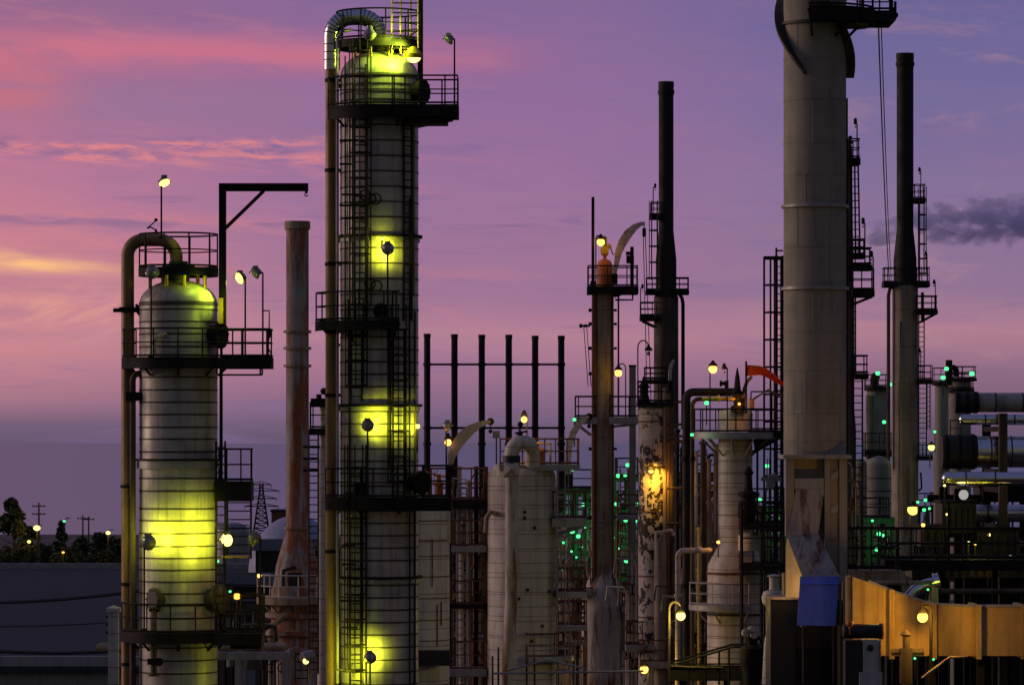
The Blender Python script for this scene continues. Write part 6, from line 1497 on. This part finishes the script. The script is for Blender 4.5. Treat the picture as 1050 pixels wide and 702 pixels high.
mb = MB(); lathe_dir(mb, [(S.m(3.4), 0), (S.m(3.4), 0.06), (S.m(2.4), 0.07)], (S.x(891), -0.4, S.z(663)), (0, -1, 0), 20); mb.build('port', 'dark box', S.root)
mb = MB(); mb.box(S.x(900), S.x(901.8), -0.43, -0.402, S.z(686), S.z(657)); mb.build('trim', 'beige panel', S.root, smooth=False)
mb = MB(); mb.sphere(S.x(871), -0.1, S.z(638.5), 0.13, 7); mb.tube([S.P(871, 650, -0.1), S.P(871, 640, -0.1)], 0.05, 6); mb.build('oil_cup', 'orange drum', S.root)

# ================================================================== bottom middle: stair, handrails, valves, sodium lamps
S = Site('stair_landing', 'dark landing with a sloping handrail low in front of the windsock vessel', 'stair', 735, 158)
box_platform(S, 686, 800, 686, -1.0, 0.6, 0.4, h=0.2, sides='fb')
mb = MB()
for y in (-1.0, 0.6): mb.tube([S.P(687, 680, y), S.P(752, 661, y), S.P(785, 661, y)], 0.05, 6)
for u in (705, 722, 736, 746, 760): mb.bar(S.P(u, 700, -1.0), S.P(u, 680-(min(u, 752)-687)*19/65, -1.0), 0.045)
mb.build('handrail', 'dark steel', S.root)
MB().tube([S.P(687, 681, -1.06), S.P(705, 682, -1.06), S.P(740, 682.5, -1.06)], 0.05, 6).build('toe_rail', 'soot brown', S.root)
for u in (700, 745, 795):
    mb = MB(); xx = S.x(u); mb.box(xx-0.12, xx+0.12, -0.12, 0.12, 0, S.z(686)-0.41); mb.build('leg', 'dark steel', S.root, smooth=False)
gooseneck('dazzling sodium lamp on a bent post left of the windsock vessel foot', 698, 629.5, 156, 700, -12, lit='lamp yellow', energy=260, col=(1, .78, .12), rb=0.17, pole_mat='soot brown', pole_r=0.05)
gooseneck('sodium lamp at the very bottom beside the peeling column', 660.5, 684.5, 172, 720, 4, lit='lamp sodium', energy=120, col=SODIUM, rb=0.17)
S = Site('control_valve', 'dark control valve cluster with pale round gauges by the dark hopper', 'valve', 771, 155)
MB().lathe([(0.35, 0), (0.35, S.z(690)), (0.5, S.z(680)), (0.5, S.z(664)), (0.2, S.z(660)), (0.3, S.z(652)), (0.1, S.z(646))], 0, 0, 18, False, True).build('body', 'dark steel', S.root)
mb = MB()
for du, dv in ((-7, 648), (-1, 645), (2, 650)): lathe_dir(mb, [(0.15, 0), (0.17, 0.06), (0.12, 0.09)], (S.m(du), -0.35, S.z(dv)), (-0.2, -1, 0.1), 14)
mb.build('gauge', 'pale plaster', S.root)
mb = MB(); mb.tube([(0.2, 0, S.z(650)), (0.45, -0.2, S.z(660)), (0.5, -0.2, S.z(685)), (0.3, 0, S.z(695))], 0.05, 6); mb.tube([(-0.1, -0.3, S.z(690)), (-0.28, -0.35, S.z(650))], 0.03, 5); mb.build('hose', 'dark steel', S.root)
green_lamp('amber lamp glowing on the shoulder of the windsock vessel', 736.5, 555.5, 172, 1.8, 40, AMBER, 'lamp sodium', 0.7)
S = Site('foreground_rail', 'pale sloping handrail at the bottom in front of the fat white vessel', 'handrail', 545, 155, base=Z(720, 155))
mb = MB(); mb.tube([S.P(520, 687, 0), S.P(562, 676, 0), S.P(600, 685, 0)], 0.05, 6); mb.tube([S.P(505, 690, 0), S.P(660, 687.5, 0)], 0.05, 6); mb.build('rail', 'grey galvanised', S.root)
mb = MB()
for u, v in ((505, 672), (511, 663), (540, 662), (548, 674), (600, 675)): mb.bar(S.P(u, 720, 0), S.P(u, v, 0), 0.04)
mb.build('post', 'dark steel', S.root)

# ================================================================== green lit steelwork in the background
def steel_frame(label, u0, u1, vt, Y, depth=6, levels=5, nx=3, seed=1, clutter=10, mat_='soot brown', lamp=True, group='background steel frames', vb=690):
    rnd = random.Random(seed)
    S = Site('steel_frame', label, 'steel frame', (u0+u1)/2, Y, group)
    hw = S.m((u1-u0)/2); h = S.z(vt); zl = max(0.5, S.z(vb))
    for i in range(nx):
        for j in (0, 1):
            xx = -hw+2*hw*i/(nx-1); mb = MB(); mb.box(xx-0.13, xx+0.13, depth*j-0.13, depth*j+0.13, 0, h); mb.build('column', mat_, S.root, smooth=False)
    for k in range(levels):
        zz = zl + (h-zl)*(k+1)/levels - 0.2
        for j in (0, 1):
            mb = MB(); mb.box(-hw+0.14, hw-0.14, depth*j-0.1, depth*j+0.1, zz-0.15, zz+0.15); mb.build('beam', mat_, S.root, smooth=False)
        if k % 2 == 0 or k == levels-1:
            mb = MB(); mb.box(-hw+0.15, hw-0.15, 0.12, depth-0.12, zz+0.155, zz+0.20); d = mb.build('deck', 'dark steel', S.root, smooth=False)
            railing(d, [(-hw+0.2, depth-0.2, zz+0.2), (-hw+0.2, 0.15, zz+0.2), (hw-0.2, 0.15, zz+0.2), (hw-0.2, depth-0.2, zz+0.2)], 'dark steel', 1.1, 0.045, 1.6)
        mb = MB(); i = rnd.randrange(nx-1); xa = -hw+2*hw*i/(nx-1); xb = -hw+2*hw*(i+1)/(nx-1); z0 = zz-(h-zl)/levels
        mb.bar((xa, 0, z0+0.2), (xb, 0, zz-0.2), 0.06); mb.build('brace', mat_, S.root)
    for k in range(clutter*2):
        xx = rnd.uniform(-hw, hw); yy = rnd.uniform(0.4, depth*0.6); r_ = rnd.choice((0.06, 0.09, 0.13, 0.22)); z0 = rnd.uniform(zl, zl+(h-zl)*0.5); z1 = rnd.uniform(z0+2, h)
        q = rnd.uniform(-2, 2); mt = rnd.choice(('pale plaster', 'stack grey', 'grey galvanised', 'rusty brown'))
        MB().tube([(xx, yy, z0), (xx, yy, z1), (max(-hw, min(hw, xx+q)), yy, z1+0.02*abs(q)), (max(-hw, min(hw, xx+q)), yy, z1-rnd.uniform(0.5, 2))], r_, 8).build('pipe_run', mt, S.root)
    for k in range(max(2, clutter//4)):
        xx = rnd.uniform(-hw*0.7, hw*0.7); lev = rnd.randrange(levels); zz = zl+(h-zl)*(lev)/levels
        r_ = rnd.uniform(0.4, 0.8); L = rnd.uniform(1.2, 2.2)
        MB().lathe([(0.02, 0), (r_*0.7, 0.1), (r_, 0.35), (r_, L), (r_*0.7, L+0.25), (0.02, L+0.35)], xx, depth*0.5, 18, z=zz).build('drum', rnd.choice(('pale plaster', 'stack grey')), S.root)
    return S
steel_frame('green lit steel frame behind the fat white vessel and slender column', 570, 612, 500, 232, levels=6, seed=3, clutter=14)
steel_frame('green lit steel frame between the slender column and peeling column', 630, 660, 488, 236, levels=6, seed=4, clutter=12)
steel_frame('dim steel frame behind the upright pipes left of the windsock vessel', 690, 742, 486, 228, levels=6, seed=5, clutter=14)
steel_frame('green lit steel frame seen between the windsock vessel and grey stack', 768, 808, 520, 226, levels=5, seed=6, clutter=14)
steel_frame('green lit steel frame behind the bridge deck at the right', 866, 915, 530, 220, levels=4, seed=8, clutter=14)
steel_frame('far steel frame between the tan stack and the pale slender column', 936, 965, 520, 300, levels=4, seed=9, clutter=8)
steel_frame('dark steel frame behind the access tower near the tall tower', 448, 505, 520, 215, levels=5, seed=10, clutter=8)
steel_frame('dark steel frame low between the left tower and the rusty stack', 228, 300, 618, 235, levels=3, seed=11, clutter=8)
steel_frame('dark steel frame behind the big horizontal pipes at the far right', 985, 1090, 545, 200, levels=3, nx=4, seed=12, clutter=12)

GL = 'green lamps in the background steelwork'
for lab, u, v, s_, e in (
    ('green lamp in the left gap beside the fat white vessel shoulder', 587, 481, 1.9, 50),
    ('green lamp above the side deck of the fat white vessel', 598, 517, 2.0, 50),
    ('pale green lamp under the side deck of the fat white vessel', 598, 532.5, 2.4, 90),
    ('largest green lamp between the fat white vessel and slender column', 586.5, 544, 2.9, 160),
    ('green lamp just right of the largest green lamp', 593, 549.5, 2.3, 110),
    ('tiny green lamp low in the gap under the largest green lamp', 586, 565, 1.2, 40),
    ('lone green lamp high against the sky left of the peeling column', 643.5, 476.5, 2.2, 40),
    ('left lamp in the row of three green lamps by the peeling column', 634, 487.5, 2.3, 50),
    ('middle lamp in the row of three green lamps by the peeling column', 641, 487, 1.9, 50),
    ('right lamp in the row of three green lamps by the peeling column', 649.5, 486.5, 2.6, 60),
    ('dim green lamp hugging the right edge of the slender column', 632, 516.5, 2.1, 60),
    ('bright green lamp beside the peeling column below the row of three', 652, 516.5, 2.3, 70),
    ('left lamp in a close green pair beside the peeling column', 641.5, 533, 2.2, 70),
    ('right lamp in a close green pair beside the peeling column', 651, 533.5, 2.5, 80),
    ('yellowish green lamp low at the right edge of the slender column', 628, 551, 2.2, 70),
    ('small green lamp under the close green pair', 647.5, 553.5, 1.4, 40),
    ('small green lamp lower still under the close green pair', 647, 565, 1.2, 40),
    ('green lamp above the cone foot of the slender column', 642.5, 574.5, 2.6, 90),
    ('green lamp near the peeling column beside the cone foot', 648.5, 585, 2.4, 80),
    ('green lamp low between the cone foot and the peeling column', 648, 647.5, 2.3, 60),
    ('green lamp against the sky behind the lattice mast', 786.5, 477.5, 2.2, 40),
    ('green lamp behind the lattice mast ropes', 779, 512, 2.0, 50),
    ('largest green lamp behind the lattice mast, over the bright green pipes', 784.5, 542, 2.5, 150),
    ('small green lamp beside the small white capped drum', 791, 597, 1.4, 40),
    ('tiny green lamp between the bent pipes and the brown pipe', 713, 544, 1.5, 40),
    ('left lamp in a green pair behind the bridge deck railing', 901, 547, 2.3, 90),
    ('right lamp in a green pair behind the bridge deck railing', 905, 548.5, 1.9, 60),
    ('green lamp low behind the bridge deck railing', 899, 563, 2.2, 80),
    ('small green lamp above the bridge deck railing', 894.5, 533.5, 1.4, 50),
    ('green lamp in the dark frame right of the tallest tower', 486.5, 596, 2.0, 50)):
    Yl = (231.1 if u < 615 else 235.1) if u < 660 else (227.1 if u < 740 else (225.1 if u < 810 else 219.1))
    if 480 < u < 490: Yl = 213.5
    green_lamp(lab, u, v, Yl, s_, e, post=1.5, group=GL)

# ================================================================== bundles of upright process pipes with valves, in the gaps between the columns
def pipe_bundle(label, u0, u1, Y, vt, n, seed, mats=('rusty brown', 'stack grey', 'soot brown', 'dirty white', 'soot black'), vb=690):
    rnd = random.Random(seed)
    S = Site('pipe_bundle', label, 'pipes', (u0+u1)/2, Y, 'bundles of upright pipes'); hw = S.m((u1-u0)/2)
    for i in range(n):
        xx = -hw + 2*hw*(i+0.5*rnd.random()+0.25)/n; r_ = S.m(rnd.choice((0.7, 0.9, 1.2, 1.7))); v0 = vt + rnd.uniform(0, 60); yy = rnd.uniform(-0.5, 0.5); q = rnd.uniform(0.4, 1.1)*rnd.choice((-1, 1))
        zt = S.z(v0)
        mb = MB(); mb.tube([(xx, yy, 0), (xx, yy, zt), (xx+q*0.15, yy, zt+0.25), (xx+q, yy+0.2, zt+0.3), (xx+q*1.1, yy+0.2, zt-0.4)], r_, 8)
        mb.build('pipe', rnd.choice(mats), S.root)
        for k in range(2):
            zz = S.z(rnd.uniform(v0+20, vb)); mb = MB()
            lathe_dir(mb, [(r_*2.0, 0), (r_*2.0, 0.1), (r_*1.2, 0.12), (r_*1.2, 0.4), (r_*2.0, 0.42), (r_*2.0, 0.52)], (xx, yy, zz), (0, 0, 1), 10)
            if k: mb.tube([(xx, yy, zz+0.26), (xx, yy-0.45, zz+0.26)], 0.04, 5); mb.tube([(xx+0.2*math.cos(a*0.6283), yy-0.45, zz+0.26+0.2*math.sin(a*0.6283)) for a in range(11)], 0.025, 4)
            mb.build('valve', rnd.choice(('dark steel', 'rusty rail')), S.root)
    for v in range(int(vt+30), vb, 46):
        mb = MB(); mb.box(-hw-0.1, hw+0.1, 0.5, 0.62, S.z(v)-0.08, S.z(v)); mb.build('bracket', 'rusty rail', S.root, smooth=False)
pipe_bundle('bundle of thin upright pipes hugging the right side of the peeling column', 689, 702, 186, 430, 6, 1)
pipe_bundle('bundle of upright pipes between the bent black pipes and the windsock vessel', 711, 740, 183, 462, 9, 2)
pipe_bundle('short bundle of pipes in the gap behind the sodium lamp on the bent post', 690, 726, 178, 585, 9, 3)
pipe_bundle('bundle of rusty pipes right of the fat white vessel below its side deck', 570, 598, 173, 545, 8, 4)
pipe_bundle('bundle of thin pipes between the slender column foot and the peeling column', 641, 657, 187, 560, 5, 5)
pipe_bundle('bundle of pipes inside the access tower right of the tallest tower', 463, 497, 172, 490, 9, 6)
pipe_bundle('dark bundle of pipes behind the bridge deck by the grey stack', 868, 886, 160, 478, 6, 7, ('soot brown', 'soot black', 'rusty brown'))
pipe_bundle('bundle of pipes rising between the small white drum and the grey stack', 778, 803, 182, 530, 7, 8, ('soot brown', 'soot black', 'stack grey'))
pipe_bundle('bundle of dark pipes left of the machinery under the tan right stack', 906, 940, 172, 548, 8, 9, ('soot brown', 'soot black', 'stack grey'))
pipe_bundle('bundle of dark pipes at the far right behind the machinery boxes', 1000, 1060, 158, 500, 10, 10, ('soot brown', 'soot black', 'grey galvanised'))
pipe_bundle('low bundle of pipes at the foot of the rusty stack', 268, 292, 178, 622, 6, 11)

for lab, pts, Yl in (('tiny green light deep in the steelwork behind the fat white vessel side decks', ((578, 556), (583, 533), (591, 571), (596, 560), (600, 541), (577, 583)), 231.4),
    ('tiny green light deep in the steelwork beside the peeling column', ((634, 562), (638, 602), (645, 618), (652, 630), (636, 546), (640, 663)), 235.4),
    ('tiny green light deep in the steelwork behind the windsock vessel decks', ((772, 560), (777, 574), (795, 556), (798, 530)), 225.4)):
    for u, v in pts: green_lamp(lab, u, v, Yl, 1.0 + 0.25*((u*7) % 3), 30, post=0.8, group=lab.replace('tiny green light', 'tiny green lights'))

# more small rusty decks and ladders on the middle columns
def bolt_on(kind, label, u0, u1, v, Y, y0, y1, h=1.05, group='small side decks of the middle columns', legs=True):
    S = Site(kind, label, 'deck', (u0+u1)/2, Y, group)
    box_platform(S, u0, u1, v, y0, y1, 0.22, material='grey galvanised', rail='rusty rail', h=h)
    for sx in (u0+1, u1-1):
        mb = MB(); mb.bar((S.x(sx), y1-0.2, 0), (S.x(sx), y1-0.2, S.z(v)-0.23), 0.07); mb.build('post', 'rusty rail', S.root)
    return S
S = bolt_on('side_deck', 'small rusty railed deck low beside the foot of the slender column', 578, 600, 655, 183, -1.2, 0.4)
ladder(S, 590, 606, 655, -0.3, 'f', cage=True, material='rusty rail')
S = bolt_on('side_deck', 'small rusty railed deck between the peeling column and the loop pipe', 690, 712, 612, 184, -1.2, 0.4); ladder(S, 700, 570, 700, -0.4, 'f', cage=False, material='rusty rail')
S = bolt_on('side_deck', 'small railed deck right of the slender column halfway down', 632, 656, 528, 194, -1.0, 0.6); ladder(S, 640, 480, 620, -0.4, 'f', cage=False, material='rusty rail')
S = bolt_on('side_deck', 'narrow railed deck behind the upright pipes under the windsock vessel', 706, 742, 510, 188, -1.0, 0.6); ladder(S, 719, 470, 640, -0.5, 'f', cage=False, material='dark steel')
S = bolt_on('side_deck', 'low rusty railed deck in front of the pipe bundle right of the fat white vessel', 566, 602, 640, 170, -1.0, 0.4)
S = bolt_on('side_deck', 'railed deck low between the access tower and the fat white vessel', 484, 506, 650, 170, -1.0, 0.4)
